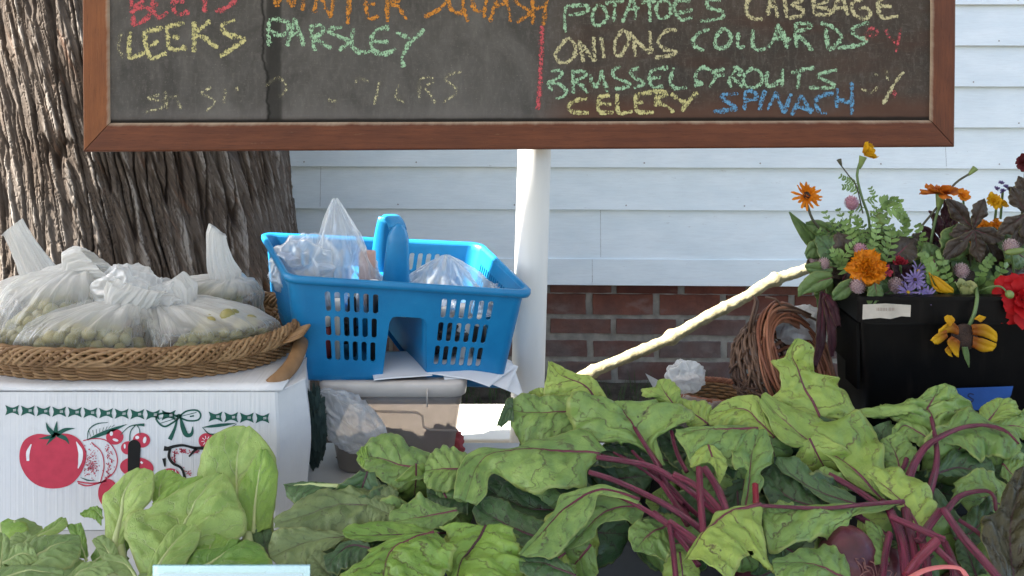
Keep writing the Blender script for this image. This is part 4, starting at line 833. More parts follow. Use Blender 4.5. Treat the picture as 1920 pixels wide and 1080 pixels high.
# ================================================================ LEAVES
def leaf_mat(name, base, light, dark, vein, N=4.4, k=1.25, gloss=.42, spots=True, trans=.22, vw=.10, fine=.5):
    n = NT(name); u = n.uv(); U, Vv, _ = n.sep(u); p = n.pos(); rn = n.rnd()
    wob = n.noise(n.map(u, (5, 4, 1)), 1.5, 3)
    vs = n.math('MULTIPLY_ADD', Vv, 2, -1); av = n.math('ABSOLUTE', vs); sg = n.math('SIGN', vs)
    s = n.math('MULTIPLY', U, N); s = n.math('SUBTRACT', s, n.math('MULTIPLY', av, k)); s = n.math('ADD', s, n.math('MULTIPLY', sg, .22)); s = n.math('ADD', s, n.math('MULTIPLY', wob, 1.5)); s = n.math('ADD', s, n.math('MULTIPLY', rn, 3.)); s2 = n.math('ADD', n.math('MULTIPLY', s, 2), n.math('MULTIPLY', n.noise(n.map(u, (9, 9, 1)), 1.5, 2), 1.4))
    d = n.math('ABSOLUTE', n.math('SUBTRACT', n.math('FRACT', s), .5))
    w = n.math('MULTIPLY_ADD', av, -vw*.8, vw)
    side = n.math('SUBTRACT', 1, n.math('SMOOTH_MIN', n.math('DIVIDE', d, n.math('MAXIMUM', w, .012)), 1., .2))
    side = n.math('MAXIMUM', side, 0)
    d2 = n.math('ABSOLUTE', n.math('SUBTRACT', n.math('FRACT', s2), .5)); fork = n.math('MULTIPLY', n.ramp(n.math('DIVIDE', d2, .06), [(.3, 1), (1, 0)]), n.ramp(av, [(.35, 0), (.6, .6)])); gate_ = n.ramp(n.noise(n.map(u, (3, 3, 1)), 1.3, 2), [(.32, .5), (.5, 1)])
    side = n.math('MULTIPLY', n.math('MAXIMUM', side, fork), gate_)
    mid = n.ramp(n.math('ADD', av, n.math('MULTIPLY', U, .02)), [(.015, 1), (.05, 0)])
    ret = n.ramp(n.vor(n.map(u, (9, 11, 1), (0, 0, 0)), 1.6, 'DISTANCE_TO_EDGE'), [(.0, 1), (.055, 0)])
    big = n.noise(p, 11, 4, .6); sm = n.noise(p, 55, 4, .6)
    c = n.mix(n.ramp(big, [(.35, 0), (.68, 1)]), base, light); c = n.mix(n.ramp(sm, [(.38, .55), (.62, 0)]), c, dark)
    c = n.mix(n.math('MULTIPLY', n.ramp(rn, [(0, 0), (.5, 0), (1, 1)]), .5), c, light); c = n.mix(n.math('MULTIPLY', n.ramp(rn, [(0, 1), (.45, 0), (1, 0)]), .55), c, dark)
    c = n.mix(n.math('MULTIPLY', ret, fine*.18), c, n.mix(.5, light, vein))
    c = n.mix(n.math('MULTIPLY', side, .85), c, n.mix(.12, vein, dark) if spots else vein); c = n.mix(n.math('MULTIPLY', mid, .9), c, vein)
    edge = n.ramp(n.math('ADD', av, n.math('MULTIPLY', sm, .1)), [(.97, 0), (1.04, .7)]); c = n.mix(edge, c, n.mix(.6, light, (.30, .30, .10)))
    if spots:
        sp = n.ramp(n.vor(p, 75), [(.09, 1), (.15, 0)]); gate = n.ramp(n.noise(p, 16, 2), [(.54, 0), (.60, 1)]); c = n.mix(n.math('MULTIPLY', n.math('MULTIPLY', sp, gate), .9), c, (.035, .03, .015))
    c = n.mix(n.ramp(n.noise(p, 26, 3, .5), [(.5, 0), (.75, .45)]), c, light)
    h = n.math('ADD', n.math('MULTIPLY', side, -.8), n.math('MULTIPLY', ret, -.12)); h = n.math('ADD', h, n.math('MULTIPLY', n.noise(p, 130, 4, .6), .5))
    bm = n.bump(h, .5, .004)
    b = n.bsdf(c, n.math('MULTIPLY_ADD', sm, .25, gloss-.14), bm, .55)
    tr = n.shader('Translucent', n.mix(.5, c, light), Normal=bm)
    return n.done(n.mixs(trans, b, tr))
LM = {
 'm': leaf_mat('beet_leaf', (0.159, 0.270, 0.064), (0.281, 0.411, 0.099), (0.094, 0.186, 0.046), (.075, .018, .028)),
 'l': leaf_mat('beet_leaf_light', (0.255, 0.365, 0.071), (0.384, 0.496, 0.098), (0.176, 0.279, 0.054), (.13, .045, .045), gloss=.45),
 'y': leaf_mat('beet_leaf_yellow', (0.198, 0.346, 0.048), (0.302, 0.471, 0.079), (0.125, 0.248, 0.040), (.085, .02, .02), gloss=.40, trans=.3),
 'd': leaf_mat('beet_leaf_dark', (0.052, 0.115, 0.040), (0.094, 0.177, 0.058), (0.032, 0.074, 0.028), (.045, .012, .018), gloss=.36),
 'o': leaf_mat('olive_leaf', (0.145, 0.200, 0.068), (0.238, 0.303, 0.116), (0.093, 0.139, 0.048), (.09, .085, .05), N=5, gloss=.5, vw=.06),
 'b': leaf_mat('bronze_leaf', (0.044, 0.044, 0.020), (0.094, 0.083, 0.039), (0.028, 0.024, 0.013), (.05, .03, .02), gloss=.3, fine=1.),
 'p': leaf_mat('pak_choi_leaf', (0.298, 0.432, 0.100), (0.455, 0.592, 0.173), (0.204, 0.337, 0.073), (.42, .47, .22), N=5, k=1.6, gloss=.5, spots=False, trans=.25, vw=.09),
 'q': leaf_mat('pak_choi_leaf_deep', (0.179, 0.345, 0.050), (0.321, 0.491, 0.085), (0.106, 0.237, 0.037), (.26, .36, .13), N=5, k=1.6, gloss=.45, spots=False, trans=.25, vw=.08),
 'r': leaf_mat('pak_choi_leaf_dull', (0.189, 0.298, 0.090), (0.321, 0.437, 0.144), (0.123, 0.209, 0.061), (.22, .27, .13), N=5, k=1.6, gloss=.5, spots=False, trans=.2, vw=.07),
}
n = NT('beet_stem'); u = n.uv(); at = n.attr('tone'); st = n.noise(n.map(u, (14, 9, 1)), 1.5, 5, .6)
c = n.mix(n.ramp(st, [(.35, 0), (.68, 1)]), (.060, .006, .018), (.25, .026, .072)); c = n.mix(n.ramp(n.noise(n.map(u, (6, 14, 1)), 2, 4), [(.58, 0), (.75, .5)]), c, (.30, .10, .13)); c = n.mix(n.math('MULTIPLY', at, .8), c, (.36, .01, .03))
gs = n.ramp(n.noise(n.map(u, (3, 22, 1)), 1.3, 5, .65), [(.56, 0), (.70, .55)]); c = n.mix(gs, c, (.24, .17, .10)); c = n.mix(n.ramp(n.noise(n.map(u, (9, 60, 1)), 1, 4, .7), [(.60, 0), (.72, .6)]), c, (.035, .004, .012))
M_STEM = n.done(n.bsdf(c, .27, n.bump(n.noise(n.map(u, (4, 30, 1)), 1.5, 4), .8, .004), .6))
M_RIB = simple('beet_rib', (.12, .018, .036), .45, .25, 40, .15); M_PRIB = simple('pak_rib', (.40, .46, .20), .45, .12, 40, .1); M_DRIB = simple('dark_rib', (.055, .012, .022), .45, .25, 40, .15)
def Yd(y): return float(np.interp(y, [640, 700, 760, 850, 950, 1080, 1140], [1.265, 1.26, 1.24, 1.18, 1.105, 1.015, .98]))
def Yk(y): return float(np.interp(y, [780, 880, 980, 1080, 1140], [1.235, 1.19, 1.11, 1.02, .98]))
def prs(s, dz, Yf):
    o = []
    for t in s.split():
        q = [float(v) for v in t.split(',')]; o.append(P(q[0], q[1], Yf(q[1])+dz/100+(q[2]/100 if len(q) > 2 else 0)))
    return o
LC = [0]
def leaf(par, M, L, R, m='m', dz=0, puff=.10, ruf=1., rib=1., Yf=Yd, n=52, k=30, crink=1., label=None, ribmat=None, thin=.0007):
    LC[0] += 1; sd = LC[0]*3.17
    M, L, R = [spline(prs(s, dz, Yf) if isinstance(s, str) else s, n) for s in (M, L, R)]
    u = np.linspace(0, 1, n)[:, None]; v = np.linspace(-1, 1, k)[None]; av = np.abs(v)
    # in-plane scalloped margin
    sc_ = 1+(.06*pn(u*7+sd, np.sign(v)*3+.5)+.05*pn(u*17+sd, np.sign(v)*5+.5)+.026*pn(u*48+sd, np.sign(v)*7))*av**2*ruf
    side = np.where(v[..., None] < 0, (L-M)[:, None], (R-M)[:, None])
    G = M[:, None]+side*(av*sc_)[..., None]
    Ws = np.linalg.norm(side, axis=-1)
    du = np.gradient(G, axis=0); dv = np.gradient(G, axis=1); Nn = np.cross(du, dv); Nn /= np.linalg.norm(Nn, axis=-1)[..., None]+1e-9
    fl = np.where(Nn[..., 1:2] > 0, -1, 1); Nn = Nn*fl
    Nm = Nn.mean((0, 1)); Nm /= np.linalg.norm(Nm)+1e-9; Nn = Nn*.5+Nm*.5
    bulge = puff*Ws*(4*av*(1-av))
    s = u*4.4-av*1.25+np.sign(v)*.22
    q = .0022*(1-np.cos(2*np.pi*(s+.35*pn(u*5, v*4, sd))))*np.clip(av*3, 0, 1)*(1-av*.5)
    nz = .0075*pn(G[..., 0]*11+sd, G[..., 1]*11, G[..., 2]*11)+.0050*fbm(G[..., 0]*24+sd, G[..., 1]*24, G[..., 2]*24, o=3)+.0034*(.35-np.abs(pn(G[..., 0]*48+sd, G[..., 1]*48, G[..., 2]*48)))+.0012*pn(u*40+sd, v*26)
    mar = .013*ruf*av**2.5*(pn(u*5+sd, np.sign(v)*2+.3)+.6*pn(u*12+sd, np.sign(v)*4+.3))
    scl = np.clip(Ws/.06, .25, 1.2)
    G = G+Nn*(bulge+(q*crink+nz*crink+mar)*scl)[..., None]
    uv = np.stack(np.broadcast_arrays(u, (v+1)/2), -1)
    b = MB(); b.grid(G, uv); o = b.build('leaf', LM[m], par, solid=thin if thin else None)
    if label: o['label'] = label
    if rib:
        j_ = k//2; c = G[:, j_-1:j_+1].mean(1)+Nn[:, j_]*-.0004; e = int(n*.86)
        rr = np.linspace(1, .22, e)*.0021*rib
        b = MB(); b.tube(c[:e], rr, 7); b.build('midrib', ribmat or (M_PRIB if m in 'pqr' else M_DRIB if m in 'dyob' else M_RIB), o)
    return o
def stem(par, pts, r, dz=0, r1=None, Yf=Yd, tone=0., seg=12, m=None, flat=.82):
    c = spline(prs(pts, dz, Yf), 30); rr = np.linspace(r, r1 or r, 30)*c[:, 1]/F*(.78 if m is None else 1)
    ph = np.linspace(0, 2*np.pi, seg, endpoint=False)
    b = MB(); b.tube(c, rr, seg, True, flat, at=tone)
    V = b.v[0].reshape(30, seg, 3); cc = c[:, None]; g = 1+.07*np.cos(ph*4+pn(np.linspace(0, 3, 30)+r, 1.)[:, None]*2)[..., None]+.04*pn(np.linspace(0, 8, 30)[:, None]+r*3, ph[None], 2.)[..., None]
    b.v[0] = (cc+(V-cc)*g).reshape(-1, 3)
    return b.build('stem', m or M_STEM, par, attr='tone')
def bunch(lab, loc): return thing('beet_bunch', lab, 'beets', loc, 'bunches of beets heaped on the table')
BG = bunch('bunch of beet greens at the left with dull olive and bright yellow green leaves', P(700, 1000, 1.1))
BL = bunch('bunch of beets left of centre with long purple stems fanning out leftwards', P(1240, 960, 1.1))
BM = bunch('bunch of beets in the middle with pale upright leaves below the twig basket', P(1480, 900, 1.14))
BR_ = bunch('bunch of beets at the right with thick arching stems in front of the black crate', P(1720, 980, 1.1))
# --- left bunch
leaf(BL, '1117,748 1095,722 1050,702 1031,680', '1117,752 1026,748 1026,700 1028,677', '1142,752 1112,708 1080,700 1033,677', 'l', 2, .06)
leaf(BL, '1040,765 1010,745 990,740', '1030,775 985,765 978,745', '1040,745 1015,727 992,735', 'l', 3, .06)
leaf(BL, '1085,770 1030,775 990,775 957,768', '1085,742 1030,742 985,737 960,748', '1085,830 1040,832 990,835 958,800', 'm', .8, .12, 1.4)
leaf(BL, '962,765 952,770 938,800', '962,745 950,750 935,788 931,800', '964,792 955,790 945,798 938,806', 'd', .2, .1, .5, 0)
leaf(BL, '1239,876 1218,843 1196,812 1175,783 1150,754', '1236,872 1205,842 1165,834 1130,834 1085,820 1070,780 1072,738 1115,746', '1247,870 1231,825 1240,806 1286,800 1296,782 1272,752 1235,746 1180,752', 'm', -1.5, .12, 1.3, 1.7, ribmat=M_STEM)
leaf(BL, '1124,851 1060,846 1000,844 945,846 900,866 872,940', '1137,845 1118,822 1090,803 1050,816 1000,822 965,838 900,842 862,870 850,935', '1127,855 1102,880 1095,914 1050,926 1005,932 965,912 930,888 916,900 910,928 893,950', 'm', -3, .12, 1.1, 1.2)
leaf(BL, '1200,938 1150,921 1120,920 1082,936 1043,968 1005,1010 975,1042', '1190,931 1145,912 1112,910 1080,918 1052,930 1040,955 1012,990 972,1040', '1196,946 1150,932 1122,930 1112,962 1088,990 1062,1022 1040,1042 985,1044', 'm', -5, .12, 1, 1.5, ribmat=M_STEM)
leaf(BL, '1205,950 1140,958 1090,1000 1060,1030', '1195,938 1125,925 1090,955 1056,1020', '1210,955 1195,982 1160,976 1122,988 1112,1008 1068,1032', 'm', -2.5, .1)
leaf(BL, '1252,985 1215,1003 1190,1034', '1240,972 1192,980 1178,1000 1186,1030', '1256,1000 1256,1042 1240,1052 1205,1036', 'm', -3.2, .1)
leaf(BL, '1080,1080 1025,1058 972,1052', '1062,1058 1030,1040 975,1042', '1085,1110 1030,1100 975,1075', 'd', -4, .1)
leaf(BL, '1110,935 1040,955 980,950 905,915', '1100,905 1000,915 930,890 900,900', '1060,990 1000,990 940,965 905,930', 'd', 1., .1)
leaf(BL, '1010,1010 960,990 915,965 895,940', '1030,985 975,960 930,935 905,930', '1000,1030 950,1020 905,995 885,960', 'd', -.8, .1)
leaf(BL, '1180,860 1140,848 1100,850', '1175,840 1140,838 1105,842', '1180,875 1140,880 1105,872', 'd', 1.5, .1)
leaf(BL, '1290,960 1262,950 1240,930', '1285,940 1262,930 1248,925', '1290,975 1265,965 1240,945', 'm', -.2, .1)
for pts, r, r1, dz, tn in [('1190,802 1234,875 1263,935 1292,972', 5, 8, -2.2, 0), ('1118,857 1211,872 1263,898 1300,925 1352,968', 7, 10, -3.6, 0), ('1104,885 1160,904 1245,945 1300,981 1335,1012', 7, 10, -4., 0), ('1118,920 1170,935 1240,975 1300,1022', 5, 9, -4.8, 0),
    ('1255,978 1300,1010 1340,1045', 9, 10, -5.2, .1), ('1311,877 1313,930 1319,1000', 7.5, 8, -6, .15), ('1321,878 1345,915 1368,970', 10, 9, -5.2, 0), ('1263,889 1310,915 1360,966', 9, 10, -4.6, .1), ('1259,808 1270,850 1288,885', 5, 6, -1, 0), ('1255,984 1262,1030 1268,1090', 6, 7, -5.4, 0),
    ('1120,850 1190,872 1250,912 1310,965', 2.8, 4, -2.5, 0), ('1150,848 1205,880 1262,925 1310,970', 2.8, 4, -2.2, 0), ('1170,858 1225,895 1280,945', 3.2, 5, -2.6, 0), ('1185,845 1240,905 1290,960', 4, 6, -1.6, 0), ('1200,860 1255,910 1300,960', 4.5, 6, -1.8, 0), ('1240,905 1270,950 1290,985', 7, 8, -3, 0), ('1225,960 1262,990 1300,1025', 7, 9, -4.4, 0), ('1265,1000 1290,1030 1310,1060', 7, 8, -5, 0)]:
    stem(BL, pts, r, dz, r1, tone=tn)
# --- olive and yellow leaves at the left
leaf(BG, '802,878 760,876 725,865 675,855', '812,852 775,835 735,812 712,818 690,832 668,848', '796,900 770,905 745,916 715,905 695,890 682,882 668,864', 'm', .5, .12, 1.2, label='leaf with a yellowing spotted tip')
leaf(BG, '690,862 680,858 671,856', '690,840 680,838 668,850', '695,890 684,880 669,862', 'y', .1, .08, 1.2, 0)
leaf(BG, '872,878 830,879 797,882', '876,850 852,840 830,833 808,850 796,872', '868,915 835,922 805,922 794,900', 'm', -.8, .12)
leaf(BG, '857,958 800,968 735,978', '856,954 825,948 800,936 782,930 755,945 733,960 729,975', '862,966 845,977 815,994 780,992 735,984', 'm', -2.2, .1, 1.3)
leaf(BG, '825,1000 740,1004 680,1005 644,1000', '815,992 735,980 660,985 641,996', '808,1012 700,1017 655,1012 643,1004', 'y', -2.6, .1, .9)
leaf(BG, '814,1000 770,1015 732,1035 718,1085', '800,1001 745,1008 693,1030 690,1045 640,1075 625,1110', '822,1003 850,1040 852,1064 825,1095 780,1130', 'y', -4.2, .12, 1., 1.4, ribmat=M_RIB)
leaf(BG, '912,982 895,1012 868,1045 852,1090 845,1120', '826,992 842,1012 838,1040 850,1062 835,1110', '962,992 972,1030 980,1055 976,1090 960,1130', 'y', -3.4, .12, 1.2, 1.2)
leaf(BG, '705,950 640,945 580,965 516,984', '690,930 655,914 610,915 588,918 545,950 520,964 512,978', '708,962 690,982 650,1002 600,997 550,997 514,990', 'o', -.5, .1, 1.6, .5)
leaf(BG, '655,1004 580,1015 506,1050', '650,998 570,993 515,1003 503,1035', '630,1022 602,1042 590,1072 545,1095', 'o', -1.8, .1, 1.5, .5)
leaf(BG, '645,913 585,909 533,911', '640,907 585,903 531,908', '622,918 592,932 560,950 538,932', 'd', .6, .15, .6, 2.5, ribmat=M_PRIB)
leaf(BG, '745,946 700,922 655,905', '748,925 712,898 668,897', '735,957 690,948 648,925', 'o', -.2, .1, 1.8, .4, crink=1.6)
leaf(BG, '695,1027 655,1020 610,1062', '690,1016 655,1012 625,1030 606,1042', '684,1045 645,1072 615,1074', 'd', -3.4, .1)
leaf(BG, '735,965 710,955 690,945', '740,950 715,938 692,938', '735,985 705,985 685,965', 'o', -.9, .1, 1.4, .3)
leaf(BG, '880,940 840,935 800,925', '880,915 840,912 800,910', '878,965 845,960 805,950', 'd', .6, .1)
leaf(BG, '620,1080 600,1060 585,1040', '640,1075 625,1050 600,1030', '600,1095 580,1075 575,1050', 'o', -2.6, .1, 1.2, .3)
# --- middle bunch
leaf(BM, '1537,784 1521,752 1506,724 1495,690 1484,660 1497,634', '1520,782 1465,768 1445,748 1464,728 1460,695 1447,677 1470,672 1478,654 1490,636', '1550,787 1600,790 1594,740 1575,725 1572,708 1535,705 1522,685 1525,650 1506,637', 'l', 1.5, .08, 1., 1.3)
leaf(BM, '1657,942 1592,872 1545,846 1500,815 1458,780 1428,740', '1640,930 1600,905 1580,888 1560,862 1540,848 1520,836 1475,836 1452,815 1440,790 1424,758', '1664,936 1658,880 1650,830 1636,790 1600,776 1560,786 1500,770 1465,754 1434,736', 'l', -1, .08, 1.1, 1.2)
leaf(BM, '1452,822 1423,791 1392,766 1332,776', '1440,818 1415,804 1370,801 1332,796 1328,782', '1458,800 1440,775 1420,745 1390,741 1355,754 1333,770', 'l', .2, .1, 1.2)
leaf(BM, '1328,796 1300,776 1272,758', '1310,802 1285,797 1268,775', '1338,780 1325,753 1300,751 1274,746', 'l', .8, .1, 1.4)
leaf(BM, '1268,766 1246,736 1235,712', '1250,768 1225,746 1206,742 1205,728 1226,727 1233,714', '1274,756 1275,735 1263,715 1246,710', 'l', .8, .15, 1.4)
leaf(BM, '1422,804 1380,804 1330,806 1268,811', '1415,800 1370,797 1310,800 1266,806', '1402,828 1388,852 1372,872 1340,856 1318,866 1300,876 1283,845 1265,816', 'm', -2.2, .08, 1., 1.3)
leaf(BM, '1328,835 1338,868 1348,908', '1308,842 1294,862 1303,876 1338,862 1345,895', '1345,840 1362,862 1362,880 1350,908', 'l', -3., .12, 1.2)
leaf(BM, '1396,962 1404,905 1410,850 1424,806', '1388,952 1396,905 1402,868 1376,884 1372,846 1386,820 1406,805', '1410,952 1432,905 1426,886 1452,862 1446,830 1436,806', 'm', -2.6, .14, 1.2)
leaf(BM, '1605,946 1530,920 1480,888 1456,860', '1590,952 1560,947 1540,937 1508,912 1468,885 1453,866', '1604,930 1560,910 1520,880 1490,860 1459,856', 'd', -1.6, .1)
leaf(BM, '1545,955 1480,935 1435,885', '1530,965 1450,950 1420,900', '1550,935 1500,905 1450,870', 'd', -.2, .1)
leaf(BM, '1427,948 1388,957 1355,970 1318,1002 1285,1050', '1420,944 1370,956 1342,960 1330,985 1300,1018 1278,1060', '1430,952 1428,1000 1440,1040 1452,1072 1412,1044 1388,1062 1370,1100', 'l', -6, .1, 1., 1.6)
leaf(BM, '1692,944 1600,950 1500,954 1427,949', '1690,941 1600,945 1500,950 1427,945', '1665,958 1592,976 1585,998 1520,1020 1455,1042 1430,1004', 'm', -4.8, .08, 1., 1.)
leaf(BM, '1595,1090 1520,1062 1448,1055', '1592,1060 1576,1036 1545,1021 1500,1034 1448,1050', '1560,1120 1480,1110 1450,1070', 'm', -6, .1, 1.2, 1.)
leaf(BM, '1490,958 1460,962 1438,958', '1488,944 1462,938 1440,950', '1484,985 1460,982 1440,965', 'm', -5.4, .1, 1.4, .6)
leaf(BM, '1580,925 1560,905 1535,880', '1575,945 1550,930 1525,905', '1600,920 1580,890 1550,872', 'm', -.8, .1)
leaf(BM, '1375,830 1360,850 1350,880', '1360,815 1340,840 1340,870', '1400,830 1395,860 1375,900', 'd', .3, .1)
for pts, r, r1, dz, tn in [('1416,908 1417,930 1418,958', 7, 7, -4, 1.), ('1425,948 1540,953 1620,946 1695,940', 5, 6, -6.2, 0), ('1554,890 1600,915 1645,945', 8, 9, -1.6, 0), ('1655,938 1672,960 1690,990', 7, 8, -2, 0), ('1605,966 1640,988 1665,1010', 8, 9, -3.6, 0)]: stem(BM, pts, r, dz, r1, tone=tn)
# --- right bunch
leaf(BR_, '1748,832 1752,808 1743,783 1736,768 1752,740 1760,722', '1735,828 1720,800 1680,791 1660,781 1622,786 1611,769 1650,762 1705,757 1738,730', '1756,822 1800,792 1832,776 1826,757 1800,745 1791,726 1772,719', 'm', 2.2, .1, 1.1, 1.4, crink=2.)
leaf(BR_, '1748,829 1720,808 1692,798 1668,838', '1742,845 1702,828 1676,850 1666,842', '1746,812 1720,793 1690,788 1672,806', 'm', 1., .14, 1.2)
leaf(BR_, '1764,821 1800,804 1850,798 1890,812 1914,842', '1764,812 1790,778 1815,763 1832,775 1862,790 1900,804 1917,835', '1764,830 1800,838 1836,864 1852,850 1880,862 1900,852 1912,848', 'm', -.6, .12, 1.2, 1.6)
leaf(BR_, '1756,890 1800,878 1862,894', '1765,860 1800,842 1845,852 1866,880', '1772,895 1805,895 1840,918 1864,906', 'd', .6, .1)
leaf(BR_, '1846,798 1866,772 1882,748', '1834,788 1839,764 1870,745', '1882,798 1912,776 1906,755 1890,746', 'l', 1.8, .1, 1.2)
leaf(BR_, '1870,805 1900,800 1945,812', '1875,790 1905,782 1945,790', '1880,815 1905,820 1940,835', 'm', 1.2, .1, 1.2)
leaf(BR_, '1905,795 1925,780 1945,770', '1900,785 1918,768 1940,760', '1910,800 1932,795 1950,785', 'm', 2., .1, 1.2)
leaf(BR_, '1722,988 1700,952 1675,926 1624,885', '1716,988 1690,957 1658,926 1626,893', '1738,988 1756,955 1740,920 1712,893 1675,876 1638,877', 'l', -4, .1, 1.1, 1.2)
leaf(BR_, '1692,895 1678,850 1660,820', '1670,900 1655,860 1650,825', '1725,880 1718,840 1690,810', 'm', .2, .12, 1.1)
leaf(BR_, '1880,870 1900,890 1930,900', '1885,855 1905,860 1935,870', '1875,890 1900,915 1930,930', 'm', .8, .1)
leaf(BR_, '1905,1120 1893,1000 1908,930 1928,876', '1868,1110 1834,990 1868,960 1884,915 1905,880', '1985,1100 1975,1000 1970,930 1950,876', 'b', -4, .1, 1., .7, crink=2.4, label='dark bronze wilting leaf')
leaf(BR_, '1780,950 1805,926 1855,922', '1783,935 1805,906 1852,914', '1790,950 1815,932 1862,930', 'm', -1.5, .1)
leaf(BR_, '1790,1010 1820,1000 1860,960', '1780,990 1815,960 1855,930', '1810,1030 1840,1030 1880,1000', 'd', .2, .1)
leaf(BR_, '1830,1080 1815,1040 1800,1010', '1810,1085 1795,1050 1790,1020', '1850,1080 1835,1040 1815,1005', 'd', -1.5, .1)
leaf(BR_, '1665,1060 1655,1015 1640,985', '1640,1060 1625,1010 1622,980', '1668,1050 1662,1015 1650,990', 'm', -4, .12, 1.2)
for pts, r, r1, dz, tn in [('1910,832 1885,807 1850,797 1800,803 1745,830 1720,860 1705,895 1698,930', 3, 10, -2, 0), ('1746,782 1755,830 1756,870 1745,915 1735,950', 4, 10, -1.4, 0), ('1668,955 1690,1010 1702,1090', 11, 13, -4.4, 0), ('1698,955 1712,1030 1718,1090', 11, 12, -4, 0), ('1668,968 1717,989 1772,1013', 9, 10, -6.2, .1), ('1700,1080 1722,1049 1756,1014', 11, 11, -7, .5), ('1753,1026 1780,1051 1812,1082', 10, 9, -6.6, .1), ('1769,955 1805,1007 1844,1051 1875,1088', 10, 12, -5.4, 0), ('1763,957 1740,988 1722,1015', 9, 10, -5, 0), ('1868,958 1863,930 1845,920 1800,930 1773,960', 4, 7, -2.4, 0), ('1798,975 1835,1000 1858,1030', 6, 7, -3.4, 0), ('1725,1000 1735,1040 1740,1090', 9, 11, -4.6, .1), ('1655,1090 1660,1040 1668,1000', 7, 8, -4.8, 0), ('1770,1015 1785,1050 1790,1090', 9, 10, -4, 0), ('1648,900 1690,880 1700,860', 5, 6, -.5, 0)]: stem(BR_, pts, r, dz, r1, tone=tn)
# beet roots
n = NT('beet_skin'); p = n.pos(); o = n.obj(); f = n.noise(o, 22, 5, .6); g = n.noise(n.map(o, (20, 20, 90)), 2, 4)
c = n.mix(n.ramp(f, [(.35, 0), (.7, 1)]), (.045, .008, .014), (.13, .025, .035)); c = n.mix(n.ramp(g, [(.6, 0), (.75, .5)]), c, (.20, .10, .09)); M_BEET = n.done(n.bsdf(c, .38, n.bump(f, .4, .004), .5))
M_ROOT = simple('rootlet', (.22, .10, .09), .7, .3, 40, .2)
def root(par, px, py, Y, r, seed):
    th = np.linspace(0, np.pi, 26); q = np.linspace(0, 2*np.pi, 40, endpoint=False); T, Q = np.meshgrid(th, q, indexing='ij'); D = np.stack([np.sin(T)*np.cos(Q), np.sin(T)*np.sin(Q), np.cos(T)], -1)
    rr = r*(1+.07*fbm(D[..., 0]*1.6+seed, D[..., 1]*1.6, D[..., 2]*1.6)+.10*np.clip(D[..., 2], 0, 1)**6)
    b = MB(); b.grid(D*rr[..., None]+P(px, py, Y), closed=True); o = b.build('beet', M_BEET, par); R = random.Random(seed); b = MB()
    for i in range(16):
        a = R.uniform(-.3, 1.2); c0 = P(px, py, Y)+np.array([r*math.sin(a)*.9, -r*math.cos(a)*.9, r*R.uniform(-.1, .6)]); pts = [c0]
        for j_ in range(5): pts.append(pts[-1]+np.array([R.uniform(-.007, .008), R.uniform(-.006, .001), R.uniform(-.012, .001)]))
        b.tube(spline(pts, 14), np.linspace(.0009, .0003, 14), 4)
    b.build('rootlets', M_ROOT, o)
root(BM, 1590, 1050, 1.02, .036, 5); root(BL, 1400, 1120, 1.08, .035, 6); root(BR_, 1660, 1075, 1.03, .03, 8); root(BR_, 1800, 1130, 1.04, .032, 9)
M_BAND = simple('rubber_band', (.60, .16, .15), .6, .1, 30, .1)
rb_ = MB(); c = spline(prs('1702,1086 1735,1069 1770,1063 1800,1066 1812,1080', -7.6, Yd), 24); rb_.tube(c, .0035, 8, True, .35); tag(rb_.build('rubber_band', M_BAND), 'pink rubber band round the thick stems of the right beet bunch', 'rubber band')
# --- filler leaves deeper in the heap
R = random.Random(21)
def filler(par, px, py, dz, size, ang, m):
    Y = Yd(py)+dz/100; c = P(px, py, Y); k = size/1600*Y
    d = np.array([math.cos(ang), R.uniform(-.5, .3), math.sin(ang)]); d /= np.linalg.norm(d); nn = np.array([R.uniform(-.5, .5), -1, R.uniform(.1, .9)]); s = np.cross(d, nn); s /= np.linalg.norm(s); nn = np.cross(s, d)
    M = [c+d*k*t+nn*k*(-.35*t*t) for t in (-.5, -.2, .15, .5)]
    w = [.12, .42, .40, .05]; L = [q-s*k*x+nn*k*R.uniform(-.12, .05) for q, x in zip(M, w)]; R2 = [q+s*k*x+nn*k*R.uniform(-.12, .05) for q, x in zip(M, w)]
    leaf(par, M, L, R2, m, 0, .1, 1.3, .9, n=34, k=20)
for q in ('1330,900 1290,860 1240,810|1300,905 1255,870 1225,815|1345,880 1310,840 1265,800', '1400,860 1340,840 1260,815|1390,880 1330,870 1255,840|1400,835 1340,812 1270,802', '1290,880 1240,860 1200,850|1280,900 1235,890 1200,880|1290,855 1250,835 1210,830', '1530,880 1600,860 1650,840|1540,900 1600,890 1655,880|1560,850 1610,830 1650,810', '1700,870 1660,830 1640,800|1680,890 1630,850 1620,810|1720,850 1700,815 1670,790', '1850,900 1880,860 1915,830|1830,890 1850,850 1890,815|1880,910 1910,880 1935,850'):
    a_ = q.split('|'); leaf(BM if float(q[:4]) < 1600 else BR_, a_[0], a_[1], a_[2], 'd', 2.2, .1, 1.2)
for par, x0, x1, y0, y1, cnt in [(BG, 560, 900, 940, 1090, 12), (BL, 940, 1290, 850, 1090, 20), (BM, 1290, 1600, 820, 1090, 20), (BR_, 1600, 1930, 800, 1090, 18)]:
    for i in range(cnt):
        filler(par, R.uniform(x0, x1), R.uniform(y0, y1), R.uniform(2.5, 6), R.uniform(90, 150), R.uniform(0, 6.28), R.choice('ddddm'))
M_TRAY = simple('gap_tray_black', (.012, .012, .012), .5, .2, 20, .1)
tr = thing('gap_dark_tray', 'shallow black tray added under the heap of beets to darken its gaps', 'tray', (.25, 1.1, ZT))  # black tray added so the gaps between the leaves read dark
b = MB(); x0, x1, y0, y1 = -.22, 1.3, .93, 1.345
